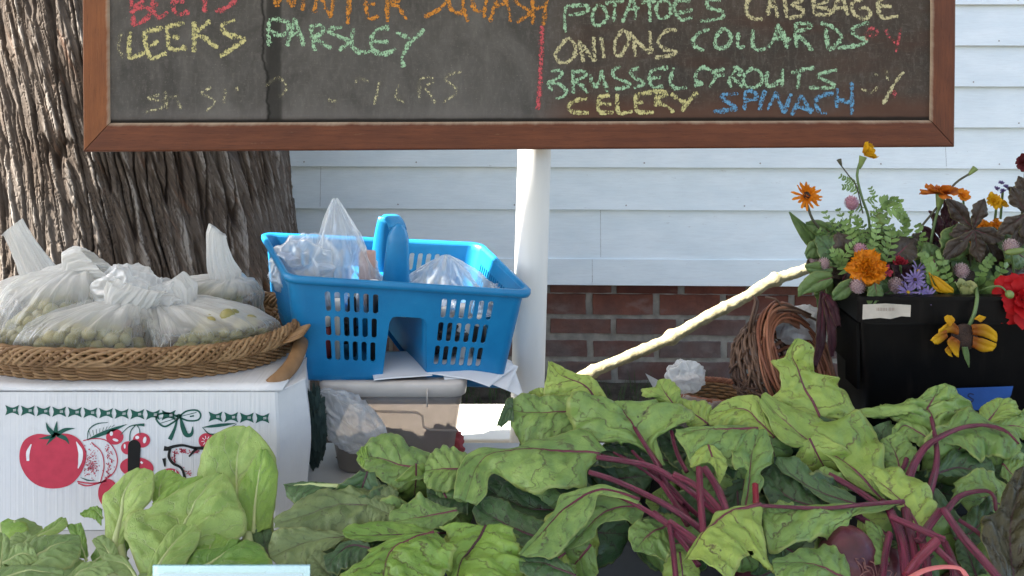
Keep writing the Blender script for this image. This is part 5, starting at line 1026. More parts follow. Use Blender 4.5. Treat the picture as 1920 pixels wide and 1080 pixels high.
b.box((x0, y0, ZT+.002), (x1, y1, ZT+.006)); b.build('tray_floor', M_TRAY, tr, smooth=False)
for a, c in (((x0, y0, ZT+.0065), (x1, y0+.005, ZT+.07)), ((x0, y1-.005, ZT+.0065), (x1, y1, ZT+.07)), ((x0, y0+.0055, ZT+.0065), (x0+.005, y1-.0055, ZT+.07)), ((x1-.005, y0+.0055, ZT+.0065), (x1, y1-.0055, ZT+.07))):
    b = MB(); b.box(a, c); b.build('tray_wall', M_TRAY, tr, smooth=False)
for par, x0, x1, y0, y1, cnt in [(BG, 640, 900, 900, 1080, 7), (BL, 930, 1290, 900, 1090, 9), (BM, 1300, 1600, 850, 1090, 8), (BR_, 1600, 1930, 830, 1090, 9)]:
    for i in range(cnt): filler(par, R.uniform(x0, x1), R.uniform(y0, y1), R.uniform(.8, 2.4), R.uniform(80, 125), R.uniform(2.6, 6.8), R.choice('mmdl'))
# ================================================================ PAK CHOI
def pak(lab, loc): return thing('pak_choi', lab, 'pak choi', loc, 'heads of pak choi at the front left')
K1 = pak('large upright pale green pak choi head before the printed box', P(340, 1040, 1.1)); K2 = pak('flopped dull green pak choi head at the left edge of the table', P(70, 1040, 1.08))
k = dict(Yf=Yk)
leaf(K1, '458,1002 444,920 447,850 462,801', '430,988 380,930 370,888 383,846 400,817 430,801 456,798', '512,1005 516,920 519,870 510,845 486,815 468,799', 'p', 2, .10, .25, 1.6, **k)
leaf(K1, '474,1000 480,930 494,845', '462,998 446,928 464,882 489,842', '508,990 518,932 520,880 500,842', 'q', .6, .12, .3, 1.6, **k)
leaf(K1, '213,1030 227,967 234,923 264,879', '196,1028 197,975 192,937 205,918 233,890 257,877', '230,1022 264,962 288,933 289,890 272,878', 'p', -.5, .10, .35, 2.4, **k)
leaf(K1, '300,950 300,912 313,883', '288,945 280,915 289,890 309,881', '322,930 350,902 326,884', 'q', .8, .12, .3, 1., **k)
leaf(K1, '290,955 335,918 382,896', '285,945 330,905 378,892', '300,960 345,925 386,899', 'q', -.6, .1, .2, .8, **k)
leaf(K1, '300,1080 340,992 372,932 414,887', '262,1075 235,1012 242,975 300,943 378,899 408,886', '345,1060 430,1020 464,990 449,940 432,903 419,887', 'p', -1.8, .10, .3, 2., **k)
leaf(K1, '284,1086 315,1035 352,988', '274,1086 290,1040 323,990 342,982', '335,1075 352,1052 377,1005 362,985', 'p', -4.6, .12, .4, 1.8, **k)
leaf(K1, '350,1082 400,1052 445,1022', '340,1076 364,1036 418,1026 430,1012 448,1011', '385,1095 450,1090 508,1066 490,1030 465,1013', 'q', -3.8, .10, .4, 1.8, **k)
leaf(K1, '370,1060 395,1020 372,990', '350,1050 360,1005 362,984', '420,1045 432,1020 395,990', 'q', -2.6, .10, .3, 1., **k)
leaf(K1, '192,972 175,955 150,964', '192,955 178,948 150,960', '190,985 172,972 152,968', 'q', .2, .15, .8, .8, **k)
leaf(K1, '215,1062 200,1030 180,1010', '200,1065 184,1035 172,1015', '228,1050 215,1020 195,1005', 'r', -1.2, .1, .5, 1.2, **k)
leaf(K1, '260,1090 235,1060 195,1052', '255,1075 232,1045 196,1040', '250,1105 225,1085 190,1065', 'r', -2.6, .1, .5, 1.4, **k)
leaf(K1, '505,1050 495,1010 490,985', '480,1045 470,1010 475,985', '518,1040 512,1005 502,980', 'd', .8, .1, .6, .6, **k)
for pts, r in [('218,1075 212,1040 210,1005', 13), ('235,1080 228,1045 224,1010', 10), ('470,1060 466,1025 463,1000', 12)]: stem(K1, pts, r, -.3, r*.7, Yf=Yk, m=M_PRIB, flat=.6)
leaf(K2, '45,1072 92,1032 150,1008', '36,1055 52,1020 90,1002 148,1003', '90,1082 140,1062 152,1030 151,1008', 'r', -2.4, .12, .4, 1.6, **k)
leaf(K2, '5,1058 40,1041 70,1046', '12,1046 30,1021 58,1025', '18,1064 50,1060 72,1050', 'r', -3.4, .12, .4, 1.2, **k)
leaf(K2, '-5,1090 4,1040 4,999', '-40,1080 -30,1030 -5,999', '14,1085 18,1045 18,1012', 'r', -3, .12, .4, 1.2, **k)
leaf(K2, '68,1008 98,990 119,973', '66,1004 92,984 115,971', '98,1006 126,988 124,973', 'p', -.6, .12, .3, 1., **k)
leaf(K2, '162,1050 149,1012 140,982', '150,1046 134,1005 124,984', '166,1042 160,1002 152,980', 'q', -.4, .12, .4, .9, **k)
leaf(K2, '-20,1100 50,1072 120,1078', '-20,1075 40,1060 118,1066', '0,1120 60,1100 120,1092', 'r', -4.6, .12, .4, 1.4, **k)
leaf(K2, '130,1098 160,1070 205,1062', '130,1080 155,1058 200,1052', '150,1110 190,1090 215,1075', 'r', -3.4, .12, .4, 1.4, **k)
leaf(K2, '30,1030 50,1012 40,1000', '10,1030 20,1010 30,999', '70,1025 75,1010 52,998', 'r', -1., .12, .4, .7, **k)
for i in range(12): 
    px, py = R.uniform(-20, 500), R.uniform(1030, 1110)
    Y = Yk(py)+R.uniform(.01, .04); 
    filler(K1 if px > 190 else K2, px, py, (Y-Yd(py))*100, R.uniform(70, 110), R.uniform(0, 6.28), R.choice('rrqq'))
# ---- price sign in a clear holder
n = NT('acrylic'); t = n.n('ShaderNodeBsdfTransparent'); t.inputs[0].default_value = (.80, .90, .95, 1); fr = n.n('ShaderNodeFresnel'); fr.inputs[0].default_value = 1.5
g = n.shader('Glossy', (1, 1, 1), Roughness=.06); M_ACR = n.done(n.mixs(n.math('MINIMUM', n.math('ADD', fr.outputs[0], .13), .8), t.outputs[0], g))
sg_ = thing('sign_holder', 'clear acrylic sign holder with a white card before the pak choi', 'sign holder', P(433, 1100, .955))
def slab(b, x0, x1, y0, y1, Y, th, lean=.03):
    q = [P(x0, y1, Y-lean), P(x1, y1, Y-lean), P(x1, y0, Y), P(x0, y0, Y)]; V = np.array(q+[v+np.array([0, th, 0]) for v in q]); b.add(V, [(0, 1, 2, 3), (7, 6, 5, 4), (0, 4, 5, 1), (1, 5, 6, 2), (2, 6, 7, 3), (3, 7, 4, 0)]); return b
slab(MB(), 286, 581, 1061, 1250, .955, .0022).build('holder_front', M_ACR, sg_, smooth=False); slab(MB(), 286, 581, 1060, 1250, .962, .0022).build('holder_back', M_ACR, sg_, smooth=False)
slab(MB(), 296, 566, 1076, 1250, .9585, .0006).build('card', M_PAPER, sg_, smooth=False)
# ================================================================ BRANCH, TWIG BASKET, LOW BASKET
n = NT('peeled_branch'); p = n.pos(); f = n.noise(n.map(p, (1, 1, 1)), 45, 6, .7); g = n.noise(p, 14, 4)
c = n.mix(n.ramp(f, [(.35, 0), (.65, 1)]), (.20, .175, .10), (.36, .325, .20)); c = n.mix(n.ramp(g, [(.58, 0), (.72, .6)]), c, (.14, .11, .06)); M_BRANCH = n.done(n.bsdf(c, .8, n.bump(f, .7, .006), .2))
br = thing('branch', 'pale knobbly branch slanting up to the flower crate in full sun', 'branch', P(1250, 640, 1.9))
c = spline([P(1010, 746, 1.88), P(1105, 700, 1.88), P(1170, 672, 1.89), P(1250, 637, 1.90), P(1330, 592, 1.90), P(1400, 556, 1.91), P(1440, 530, 1.91), P(1510, 505, 1.92), P(1570, 482, 1.92)], 160)
nz = 14; ph = np.linspace(0, 2*np.pi, nz, endpoint=False); u = np.linspace(0, 1, 160)
r = .0122+.0012*fbm(u*22, 3.)+.006*np.exp(-((u-.44)/.014)**2)+.0045*np.exp(-((u-.80)/.010)**2)+.003*np.exp(-((u-.18)/.01)**2)+.0028*np.exp(-((u-.62)/.008)**2)
b = MB(); b.tube(c, r, nz); V = b.v[0].reshape(160, nz, 3); C_ = c[:, None]; rg = 1+.11*fbm(u[:, None]*60, np.cos(ph)[None]*1.5, np.sin(ph)[None]*1.5)
b.v[0] = (C_+(V-C_)*rg[..., None]).reshape(-1, 3); b.build('limb', M_BRANCH, br)
b = MB()
for uu, ang, L in ((.80, 1.9, .016), (.44, -1.2, .018), (.62, 1.6, .010), (.25, 1.4, .009)):
    q = c[int(uu*159)]; b.tube([q, q+np.array([math.cos(ang)*L*.4, -.004, math.sin(ang)*L])], [.007, .0045], 8)
b.build('knob', M_BRANCH, br)
M_TWIG = wick('dark_twig', (.055, .028, .018), (.11, .058, .036), (.17, .10, .065)); M_REDW = wick('red_willow', (.17, .055, .028), (.27, .105, .055), (.36, .17, .10))
tb_ = thing('twig_basket', 'round dark twig basket tipped on its side beside the black crate', 'basket', P(1450, 680, 1.44))
ax = np.array([.62, -.64, .45]); ax /= np.linalg.norm(ax); e1 = np.cross(ax, [0, 0, 1]); e1 /= np.linalg.norm(e1); e2 = np.cross(e1, ax)
bc = P(1412, 702, 1.455); R = random.Random(4)
def ring(t, a, rr): return bc+ax*t+(np.cos(a)[..., None]*e1+np.sin(a)[..., None]*e2)*rr[..., None] if np.ndim(a) else None
a = np.linspace(0, 2*np.pi, 200)
def rad(t): return .058+.032*math.sin(min(1, max(0, t)/.085)*1.45)
b = MB()
for i in range(24):
    t = .002+i*.0036; b.tube(bc+ax[None]*(t+.003*np.sin(a*2+i)+.0022*pn(a*2.2, i*.7))[:, None]+(np.cos(a)[:, None]*e1+np.sin(a)[:, None]*e2)*(rad(t)+.003*np.sin(a*11+i*np.pi)+.002*pn(a*3, i*1.3))[:, None], R.uniform(.0018, .0030), 6, False, at=R.random())
for i in range(36):      # loose diagonal twigs
    a0 = R.uniform(0, 6.28); s_ = R.uniform(-.9, .9); tt = np.linspace(0, R.uniform(.05, .095), 20); aa = a0+s_*tt/.06
    b.tube(bc+ax[None]*tt[:, None]+(np.cos(aa)[:, None]*e1+np.sin(aa)[:, None]*e2)*np.array([rad(x)+.0045+.002*math.sin(x*120+i) for x in tt])[:, None], R.uniform(.0014, .0026), 5, at=R.random())
b.build('woven_wall', M_TWIG, tb_, attr='tone')
b = MB()
for i in range(44):
    a0 = R.uniform(0, 6.28); aa = a0+np.linspace(0, R.uniform(2.2, 4.5), 60); t = .088+R.uniform(-.006, .012); w = R.uniform(-.008, .022)
    b.tube(bc+ax[None]*(t+.004*np.sin(aa*1.5+i))[:, None]+(np.cos(aa)[:, None]*e1+np.sin(aa)[:, None]*e2)*(rad(.085)-w+.003*np.sin(aa*3+i))[:, None], R.uniform(.0018, .0028), 6, at=R.random())
for i in range(40):       # lining ribs
    a0 = i*2*np.pi/40+R.uniform(-.05, .05); tt = np.linspace(.006, .088, 14); b.tube(bc+ax[None]*tt[:, None]+(math.cos(a0)*e1+math.sin(a0)*e2)[None]*np.array([rad(x)-.007 for x in tt])[:, None], .003, 5, at=R.random())
b.build('rim', M_REDW, tb_, attr='tone')
b = MB()
for pts in ([P(1403, 640, 1.40), P(1408, 600, 1.395), P(1416, 566, 1.40), P(1412, 556, 1.41)], [P(1408, 650, 1.40), P(1414, 600, 1.395), P(1421, 570, 1.40), P(1416, 558, 1.41)], [P(1425, 600, 1.41), P(1450, 578, 1.42), P(1480, 574, 1.43), P(1520, 590, 1.45)], [P(1420, 610, 1.41), P(1450, 584, 1.42), P(1490, 582, 1.43), P(1530, 600, 1.45)], [P(1436, 557, 1.42), P(1455, 562, 1.42), P(1464, 574, 1.42)]):
    b.tube(spline(pts, 20), .0023, 6, at=R.random())
b.build('handle', M_TWIG, tb_, attr='tone')
b = MB(); crumple(b, P(1508, 612, 1.47), (.044, .02, .030), 2.7, 50, .3, 1.0); tag(b.build('plastic_bag', M_WFILM), 'white plastic bag stuffed in the mouth of the tipped twig basket', 'plastic bag')
lb = thing('low_basket', 'low willow basket with a red twisted rim behind the beet leaves', 'basket', P(1345, 760, 1.40))
cB = P(1345, 733, 1.42); a = np.linspace(0, 2*np.pi, 160)
b = MB()
for k_ in range(3): b.tube(np.stack([cB[0]+.072*np.cos(a)+.003*np.cos(a*26+k_*2.1)*np.cos(a), cB[1]+.05*np.sin(a), cB[2]-.004*np.cos(a)+.003*np.sin(a*26+k_*2.1)], 1), .0026, 6, False, at=.2+.2*k_)
b.build('twisted_rim', M_REDW, lb, attr='tone')
b = MB()
for i in range(7): b.tube(np.stack([cB[0]+(.070-i*.001)*np.cos(a), cB[1]+(.048-i*.001)*np.sin(a)+.002*np.sin(a*18+i*np.pi), cB[2]-.006-i*.0048-.004*np.cos(a)], 1), .0026, 6, False, at=R.random())
b.build('woven_wall', M_WICK, lb, attr='tone')
fb_ = thing('plastic_bag', 'thin clear plastic bag lining the low basket with a raised knot', 'plastic bag', P(1290, 720, 1.38))
b = MB(); crumple(b, P(1286, 706, 1.385), (.027, .014, .022), 6.2, 46, .36, 1.0)
G = []; aa = np.linspace(3.3, 6.1, 60)
for z in np.linspace(0, 1, 14): G.append(np.stack([cB[0]+(.075+.003*pn(aa*5, z*2))*np.cos(aa), cB[1]+(.054+.004*pn(aa*4, z*2, 3.))*np.sin(aa), cB[2]+.004-.030*z+.003*pn(aa*6, z)-.004*np.cos(aa)], 1))
b.build('bag_knot', M_HAZE, fb_); b = MB(); b.grid(np.array(G)); b.build('bag_film', M_CLEAR, fb_)
b = MB(); b.add([P(1210, 700, 1.36), P(1240, 716, 1.36), P(1246, 728, 1.37), P(1226, 730, 1.37)], [(0, 1, 2, 3)]); b.build('bag_corner', M_WFILM, fb_)
# ================================================================ BLACK CRATE
n = NT('black_plastic'); p = n.obj(); f = n.noise(p, 14, 5, .6); g = n.noise(n.map(p, (30, 30, 4)), 2, 5)
c = n.mix(n.ramp(f, [(.4, 0), (.75, 1)]), (.0025, .0025, .003), (.006, .0058, .0056)); c = n.mix(n.ramp(g, [(.55, 0), (.75, .5)]), c, (.018, .015, .013)); M_BLKP = n.done(n.bsdf(c, .45, n.bump(n.noise(p, 150, 4), .1, .001), .16))
X0, X1, Y0, Y1, ZC = .552, 1.03, 1.352, 1.52, 1.116
cr_ = thing('crate', 'black plastic crate full of cut flowers with a label and blue tape', 'crate', ((X0+X1)/2, Y0, ZT))
b = MB(); G = []
for z, s_ in ((ZT+.002, -.034), (ZT+.012, -.026), (ZC-.05, -.013), (ZC-.042, -.012)):
    o = rrect(X0-s_, X1+s_, Y0-s_, Y1+s_, .014); G.append(np.c_[o, np.full(len(o), z)])
b.grid(np.array(G), closed=True); b.add(G[0], [tuple(range(len(G[0])))]); b.build('body', M_BLKP, cr_, solid=.004)
b = MB(); G = []
for z, s_ in ((ZC-.043, -.010), (ZC-.043, .001), (ZC-.006, .002), (ZC-.006, .006), (ZC, .006), (ZC, -.008), (ZC-.01, -.010), (ZC-.03, -.012)):
    o = rrect(X0-s_, X1+s_, Y0-s_, Y1+s_, .010); G.append(np.c_[o, np.full(len(o), z)])
b.grid(np.array(G), closed=True); b.build('rim', M_BLKP, cr_, smooth=False)
b = MB()
for i in range(22):
    y = Y0+.03+i*.0045; b.box((X0+.006, y, ZC-.16+(i > 10)*.03), (X0+.0075+.004, y+.0018, ZC-.052))
b.build('side_ribs', M_BLKP, cr_, smooth=False)
M_LAB = simple('masking_label', (.50, .45, .39), .8, .18, 35, .2); M_BTAPE = simple('blue_tape', (.012, .075, .30), .65, .1, 40, .15); M_INKB = simple('dark_ink', (.008, .02, .09), .7)
M_INKR = simple('faded_ink', (.28, .20, .17), .8)
def fr_(px, py, dY=0): return P(px, py, Y0-.0028+dY)
Vv, Fc = flat_shape([[(1618, 571), (1660, 569), (1708, 572), (1707, 594), (1690, 593), (1670, 598), (1650, 596), (1617, 599)]])
mesh('paper_label', np.array([fr_(x, y) for x, y, _ in Vv]), Fc, M_LAB, cr_, smooth=False)
b = MB()
for i in range(11):
    x = 1644+i*2.9+(2.5 if i > 6 else 0); b.add([fr_(x, 577, -.0006), fr_(x+.9, 577, -.0006), fr_(x+.9, 583, -.0006), fr_(x, 583, -.0006)], [(0, 1, 2, 3)])
b.build('label_print', M_INKR, cr_, smooth=False)
yb = Y0+.0172-.0035*0
Vv, Fc = flat_shape([[(1792, 728), (1900, 724), (1896, 740), (1882, 768), (1792, 770)]])
mesh('blue_tape', np.array([P(x, y, Y0+.0105) for x, y, _ in Vv]), Fc, M_BTAPE, cr_, smooth=False)
q = sline([(1826, 740), (1819, 738), (1815, 742), (1820, 746), (1825, 750), (1820, 754), (1814, 751)], 2.6, 24); Vv, Fc = flat_shape([q])
mesh('tape_letter', np.array([P(x, y, Y0+.0098) for x, y, _ in Vv]), Fc, M_INKB, cr_, smooth=False)
# ================================================================ FLOWERS
def petal_mat(name, c1, c2, rough=.55, tr=.3):
    n = NT(name); u = n.uv(); U, V_, _ = n.sep(u); p = n.pos(); f = n.noise(n.map(u, (2, 16, 1)), 2, 4); rn = n.noise(p, 60, 3)
    c = n.mix(n.ramp(U, [(.15, 1), (.85, 0)]), c1, c2); c = n.mix(n.math('MULTIPLY', n.ramp(f, [(.45, 0), (.75, 1)]), .35), c, tuple(x*.6 for x in c1)); c = n.mix(n.math('MULTIPLY', rn, .3), c, tuple(x*.75 for x in c1))
    return n.done(n.mixs(tr, n.bsdf(c, rough, n.bump(f, .25, .002), .3), n.shader('Translucent', c)))
PMm = {'org': petal_mat('orange_petal', (.78, .26, .006), (.62, .15, .004)), 'yel': petal_mat('yellow_petal', (.72, .40, .01), (.62, .30, .01)), 'ora': petal_mat('rust_petal', (.60, .17, .012), (.30, .035, .008)), 'red': petal_mat('red_petal', (.50, .006, .010), (.32, .003, .006)), 'mar': petal_mat('maroon_petal', (.10, .008, .012), (.06, .004, .008)),
 'pnk': petal_mat('pink_bract', (.70, .42, .50), (.58, .32, .40)), 'pal': petal_mat('pale_bract', (.66, .54, .54), (.50, .34, .37)), 'pur': petal_mat('purple_petal', (.30, .24, .48), (.20, .14, .40)), 'lil': petal_mat('lilac_petal', (.20, .16, .36), (.13, .09, .26)), 'cel': petal_mat('crimson_plume', (.40, .03, .05), (.25, .012, .03)), 'lim': petal_mat('lime_petal', (.48, .50, .22), (.36, .42, .14)), 'sun': petal_mat('sunflower_petal', (.72, .42, .012), (.22, .022, .008)), 'suo': petal_mat('sunflower_petal_dark', (.50, .10, .010), (.14, .012, .006))}
M_FST = simple('flower_stem', (.10, .16, .055), .5, .25, 40, .1); M_FSTD = simple('dark_flower_stem', (.06, .06, .035), .5, .25, 40, .1); M_DISC = simple('flower_disc', (.035, .016, .010), .8, .4, 90, .8); M_DISCY = simple('yellow_disc', (.40, .25, .02), .8, .4, 90, .8); M_CAL = simple('calyx', (.15, .21, .06), .5, .25, 40, .1)
LM['g'] = leaf_mat('garden_leaf', (.09, .165, .045), (.16, .25, .075), (.05, .105, .032), (.10, .15, .06), N=5, spots=False, gloss=.42, vw=.05)
LM['h'] = leaf_mat('spray_leaf', (.17, .28, .08), (.25, .36, .12), (.11, .19, .055), (.2, .28, .1), N=5, spots=False, gloss=.45, vw=.03)
LM['u'] = leaf_mat('plum_leaf', (.050, .012, .020), (.10, .028, .042), (.028, .007, .012), (.12, .03, .05), N=5, spots=False, gloss=.4, vw=.05)
LM['z'] = leaf_mat('brown_leaf', (.050, .038, .026), (.085, .060, .042), (.030, .020, .016), (.09, .04, .035), N=5, spots=False, gloss=.42, vw=.05)
M_FEA = {'g': simple('feathery_green', (.14, .23, .06), .5, .3, 60, .1), 'h': simple('feathery_light_green', (.18, .29, .085), .5, .25, 60, .1)}
FR = random.Random(31)
def basis(ax):
    ax = np.array(ax, float); ax /= np.linalg.norm(ax); t = np.array([0, 0, 1.]) if abs(ax[2]) < .9 else np.array([1., 0, 0]); e = np.cross(ax, t); e /= np.linalg.norm(e); return ax, e, np.cross(ax, e)
def bloom(par, c, ax, layers, m, name='petals', nu=7, nv=6):
    """layers: (count, radius, rise angle deg, half width, ruffle, start radius)"""
    ax, e, f = basis(ax); b = MB(); c = np.array(c)
    for (cnt, rad_, tilt, hw, ruf, r0) in layers:
        o0 = FR.uniform(0, 6)
        for i in range(cnt):
            a = o0+i*2*np.pi/cnt+FR.uniform(-.15, .15); t = math.radians(tilt+FR.uniform(-10, 10)); L = rad_*FR.uniform(.86, 1.1); d = math.cos(a)*e+math.sin(a)*f; s_ = -math.sin(a)*e+math.cos(a)*f
            G = []; uv = []; cu = FR.uniform(-.25, .35)
            for k_ in range(nu):
                w = k_/(nu-1); wd = hw*(.35+.65*math.sin(min(1, w*1.25)*math.pi*.5))*(1 if w < .8 else 1-.35*((w-.8)/.2)**2); row = []
                for q in range(nv):
                    v = q/(nv-1)*2-1; tt = t-cu*w; rr = r0+L*w*math.cos(tt); hh = L*w*math.sin(tt)
                    hh += ruf*w*w*(float(pn(v*2.3+i*3.1, w*3+cnt, rad_*90))*1.3)-.15*hw*v*v; rr -= .10*L*w*v*v+ruf*.5*w*float(pn(v*3+i, 2.5, cnt))
                    row.append(c+d*rr+s_*wd*v+ax*hh); uv.append((w, q/(nv-1)))
                G.append(row)
            b.grid(np.array(G), np.array(uv).reshape(nu, nv, 2))
    return b.build(name, m, par)
def stalk(par, pts, r=.0018, m=None, r1=None):
    b = MB(); c = spline(pts, 24); b.tube(c, np.linspace(r, r1 or r, 24), 7); return b.build('stem', m or M_FST, par)
FG = 'cut flowers standing in the black crate'
def flower(lab, at): return thing('flower', lab, 'flower', at, FG)
def calyx(par, c, ax, L, r, m=None):
    ax, e, f = basis(ax); b = MB(); c = np.array(c); b.tube([c-ax*L, c-ax*L*.7, c-ax*L*.3, c], [r*.25, r*.55, r*.8, r], 10); return b.build('calyx', m or M_CAL, par)
def feather(par, pts, nn, ln, w=.0012, name='feathery_leaf', m='g', fan=.9):
    c = spline(pts, nn*2+2); w = w*1.35; ln = ln*1.15; b = MB(); b.tube(c, np.linspace(.0009, .0004, len(c)), 5); t = np.gradient(c, axis=0)
    for i in range(2, len(c), 2):
        for sg in (-1, 1):
            d = t[i]/np.linalg.norm(t[i]); s_ = np.cross(d, [0, -1, .2]); s_ /= np.linalg.norm(s_); v = d*.75+s_*sg*fan+np.array([0, FR.uniform(-.5, .3), FR.uniform(-.1, .3)]); v /= np.linalg.norm(v); L = ln*(1-.5*i/len(c))*FR.uniform(.8, 1.15)
            n_ = np.cross(v, d); n_ /= np.linalg.norm(n_)+1e-9; p0 = c[i]; wv = np.cross(v, [0, -1, 0]); wv /= np.linalg.norm(wv)+1e-9
            G = [[p0+v*L*q-wv*w*k_+np.array([0, 0, -.15*L*q*q]), p0+v*L*q+wv*w*k_+np.array([0, 0, -.15*L*q*q])] for q, k_ in ((0, .3), (.3, 1), (.65, .9), (1, .08))]; b.grid(np.array(G), np.array([[(q, .25), (q, .75)] for q in (0, .3, .65, 1)]))
    return b.build(name, M_FEA[m], par)
def pompon(lab, px, py, Y, r, m, stemto, ax=(0, -.6, .8)):
    t = flower(lab, P(px, py, Y)); c = P(px, py, Y); b = MB(); N = 130; ga = math.pi*(3-5**.5)
    rp = r/1600*Y
    for i in range(N):
        z = 1-2*(i+.5)/N; q = math.sqrt(1-z*z); d = np.array([q*math.cos(i*ga), q*math.sin(i*ga), z]); _, e, f = basis(d); w = rp*.17; tip = c+d*rp*FR.uniform(.98, 1.14)+np.array([0, 0, rp*.10])
        b.grid(np.array([[c+d*rp*.72-e*w*.8, c+d*rp*.72+e*w*.8], [c+d*rp*.96-e*w+f*w*.2, c+d*rp*.96+e*w+f*w*.2], [tip-e*w*.1, tip+e*w*.1]]), np.array([[(0, .2), (0, .8)], [(.5, .2), (.5, .8)], [(1, .4), (1, .6)]]))
    b.ball(c, rp*.80, 14, 10); b.build('bracts', PMm[m], t); stalk(t, [c-np.array([0, 0, rp*.8])]+[P(*q) for q in stemto]); return t
def cst(Y): return dict(Yf=lambda y: Y)
# tall yellow marigold, its bud and feathery leaves
t = flower('tall single yellow marigold rising highest above the black crate', P(1625, 283, 1.44)); c = P(1620, 288, 1.44)
bloom(t, c, (.75, -.35, .5), [(6, .021, 42, .0095, .004, .001), (6, .019, 60, .008, .004, .001), (5, .012, 75, .006, .003, 0)], PMm['yel']); calyx(t, P(1614, 300, 1.44)+np.array([.004, 0, .006]), (.3, 0, 1), .022, .0065)
stalk(t, [P(1612, 306, 1.44), P(1607, 330, 1.44), P(1616, 370, 1.44), P(1629, 410, 1.44), P(1632, 470, 1.45), P(1640, 560, 1.46)], .0022)
for q in ([(1608, 345), (1590, 338), (1576, 330)], [(1612, 362), (1596, 352), (1580, 350)], [(1620, 375), (1640, 372), (1632, 352)], [(1622, 390), (1600, 385), (1590, 372)], [(1628, 410), (1650, 395), (1662, 380)]): feather(t, [P(x, y, 1.44) for x, y in q], 7, .010)
t = flower('brown closed bud on a thin stalk left of the tallest marigold', P(1575, 303, 1.44)); calyx(t, P(1573, 299, 1.44), (-.4, 0, 1), .012, .0042, M_FSTD); stalk(t, [P(1577, 310, 1.44), P(1592, 330, 1.44), P(1606, 350, 1.44), P(1618, 400, 1.44)], .0012, M_FSTD)
t = flower('spidery orange zinnia furthest left above the crate', P(1512, 367, 1.44)); c = P(1512, 368, 1.44)
bloom(t, c, (.05, -.75, .55), [(15, .0225, 12, .0026, .003, .003), (12, .018, 38, .0024, .003, .002), (8, .012, 62, .002, .002, .001)], PMm['org']); b = MB(); b.ball(c+np.array([0, -.003, .002]), .0065, 12, 8, (1, .7, 1)); b.build('disc', M_DISC, t); calyx(t, c-np.array([0, -.004, .004]), (.0, -.3, 1), .016, .007, M_FSTD)
stalk(t, [P(1514, 385, 1.445), P(1524, 412, 1.445), P(1545, 440, 1.45), P(1560, 480, 1.46), P(1600, 560, 1.48)], .0024, M_FSTD)
pompon('pink globe amaranth standing high beside the tall marigold stem', 1597, 381, 1.43, 13.5, 'pnk', [(1593, 420, 1.44), (1592, 470, 1.45)])
for a in [('pale globe amaranth at the left corner of the crate beside the branch tip', 1545, 494, 1.40, 11, 'pal'), ('small pale globe amaranth half hidden at the far left leaf', 1526, 487, 1.43, 9, 'pal'), ('pale pink globe amaranth just above the big orange marigold', 1613, 471, 1.40, 14, 'pnk'), ('pale globe amaranth hanging below the big orange marigold', 1608, 536, 1.362, 15, 'pal'), ('pale globe amaranth left of the purple asters', 1681, 536, 1.39, 15, 'pal'), ('pale globe amaranth above the lime bloom', 1803, 508, 1.40, 14, 'pal'), ('large pale globe amaranth at the right beside the dark leaves', 1896, 464, 1.38, 15, 'pal')]:
    pompon(*a, [(a[1]+4, a[2]+40, a[3]+.02), (a[1]+8, a[2]+90, a[3]+.04)])
t = flower('fat green flower bud behind the big orange marigold', P(1650, 412, 1.43)); b = MB(); c = P(1651, 410, 1.43); b.tube([c-np.array([0, 0, .013]), c-np.array([0, 0, .009]), c, c+np.array([0, 0, .007]), c+np.array([.001, 0, .010])], [.003, .0075, .0085, .006, .002], 12); b.build('bud', M_CAL, t); stalk(t, [c-np.array([0, 0, .012]), P(1660, 440, 1.43), P(1680, 465, 1.44), P(1700, 520, 1.46)], .002, M_FST)
t = flower('large frilly orange marigold over the front left rim of the crate', P(1628, 503, 1.355)); c = P(1628, 503, 1.365)
bloom(t, c, (-.05, -.9, .35), [(12, .029, 0, .0095, .011, .002), (12, .026, 18, .0085, .012, .002), (11, .021, 36, .008, .011, .002), (10, .016, 54, .007, .010, .001), (7, .011, 72, .006, .008, 0)], PMm['org'], 'petals', 9, 8); stalk(t, [c+np.array([0, .008, -.004]), P(1640, 540, 1.42), P(1660, 600, 1.48)], .0025)
t = flower('cluster of lilac asters with yellow eyes above the rim label', P(1715, 535, 1.365))
for i, (x, y, d) in enumerate([(1716, 524, 0), (1703, 548, -.004), (1728, 540, -.003), (1738, 556, -.006), (1700, 530, .01), (1722, 508, .01)]):
    bloom(t, P(x, y, 1.37+d), (FR.uniform(-.5, .5), -.8, FR.uniform(.1, .7)), [(13, .0155, 14, .0016, .001, .002)], PMm['pur'], 'ray_petals', 5, 3); b = MB(); b.ball(P(x, y, 1.366+d), .0030, 8, 6); b.build('disc', M_DISCY if i % 2 else M_DISC, t)
stalk(t, [P(1716, 530, 1.375), P(1722, 570, 1.43), P(1730, 620, 1.46)], .0018)
t = flower('folded yellow sunflower petals lying on the crate rim', P(1763, 530, 1.37))
for L_, M_, R_ in (('1741,515 1760,520 1786,540', '1741,510 1760,526 1788,548', '1744,512 1762,545 1786,549'), ('1745,520 1752,535 1775,548', '1742,515 1750,540 1778,549', '1748,530 1756,546 1776,550')):
    o = leaf(t, M_, L_, R_, 'y', 0, .15, .2, 0, n=20, k=12, **cst(1.372)); o.data.materials[0] = PMm['yel']; o.name = 'petal'
t = flower('pale lime green cup shaped bloom at the middle of the crate rim', P(1813, 540, 1.375)); bloom(t, P(1812, 552, 1.378), (0, -.25, 1), [(6, .022, 74, .010, .003, .008), (6, .017, 80, .009, .003, .004)], PMm['lim'])
t = flower('rust orange marigold seen from the side with a long green calyx', P(1765, 360, 1.44)); c = P(1764, 362, 1.44)
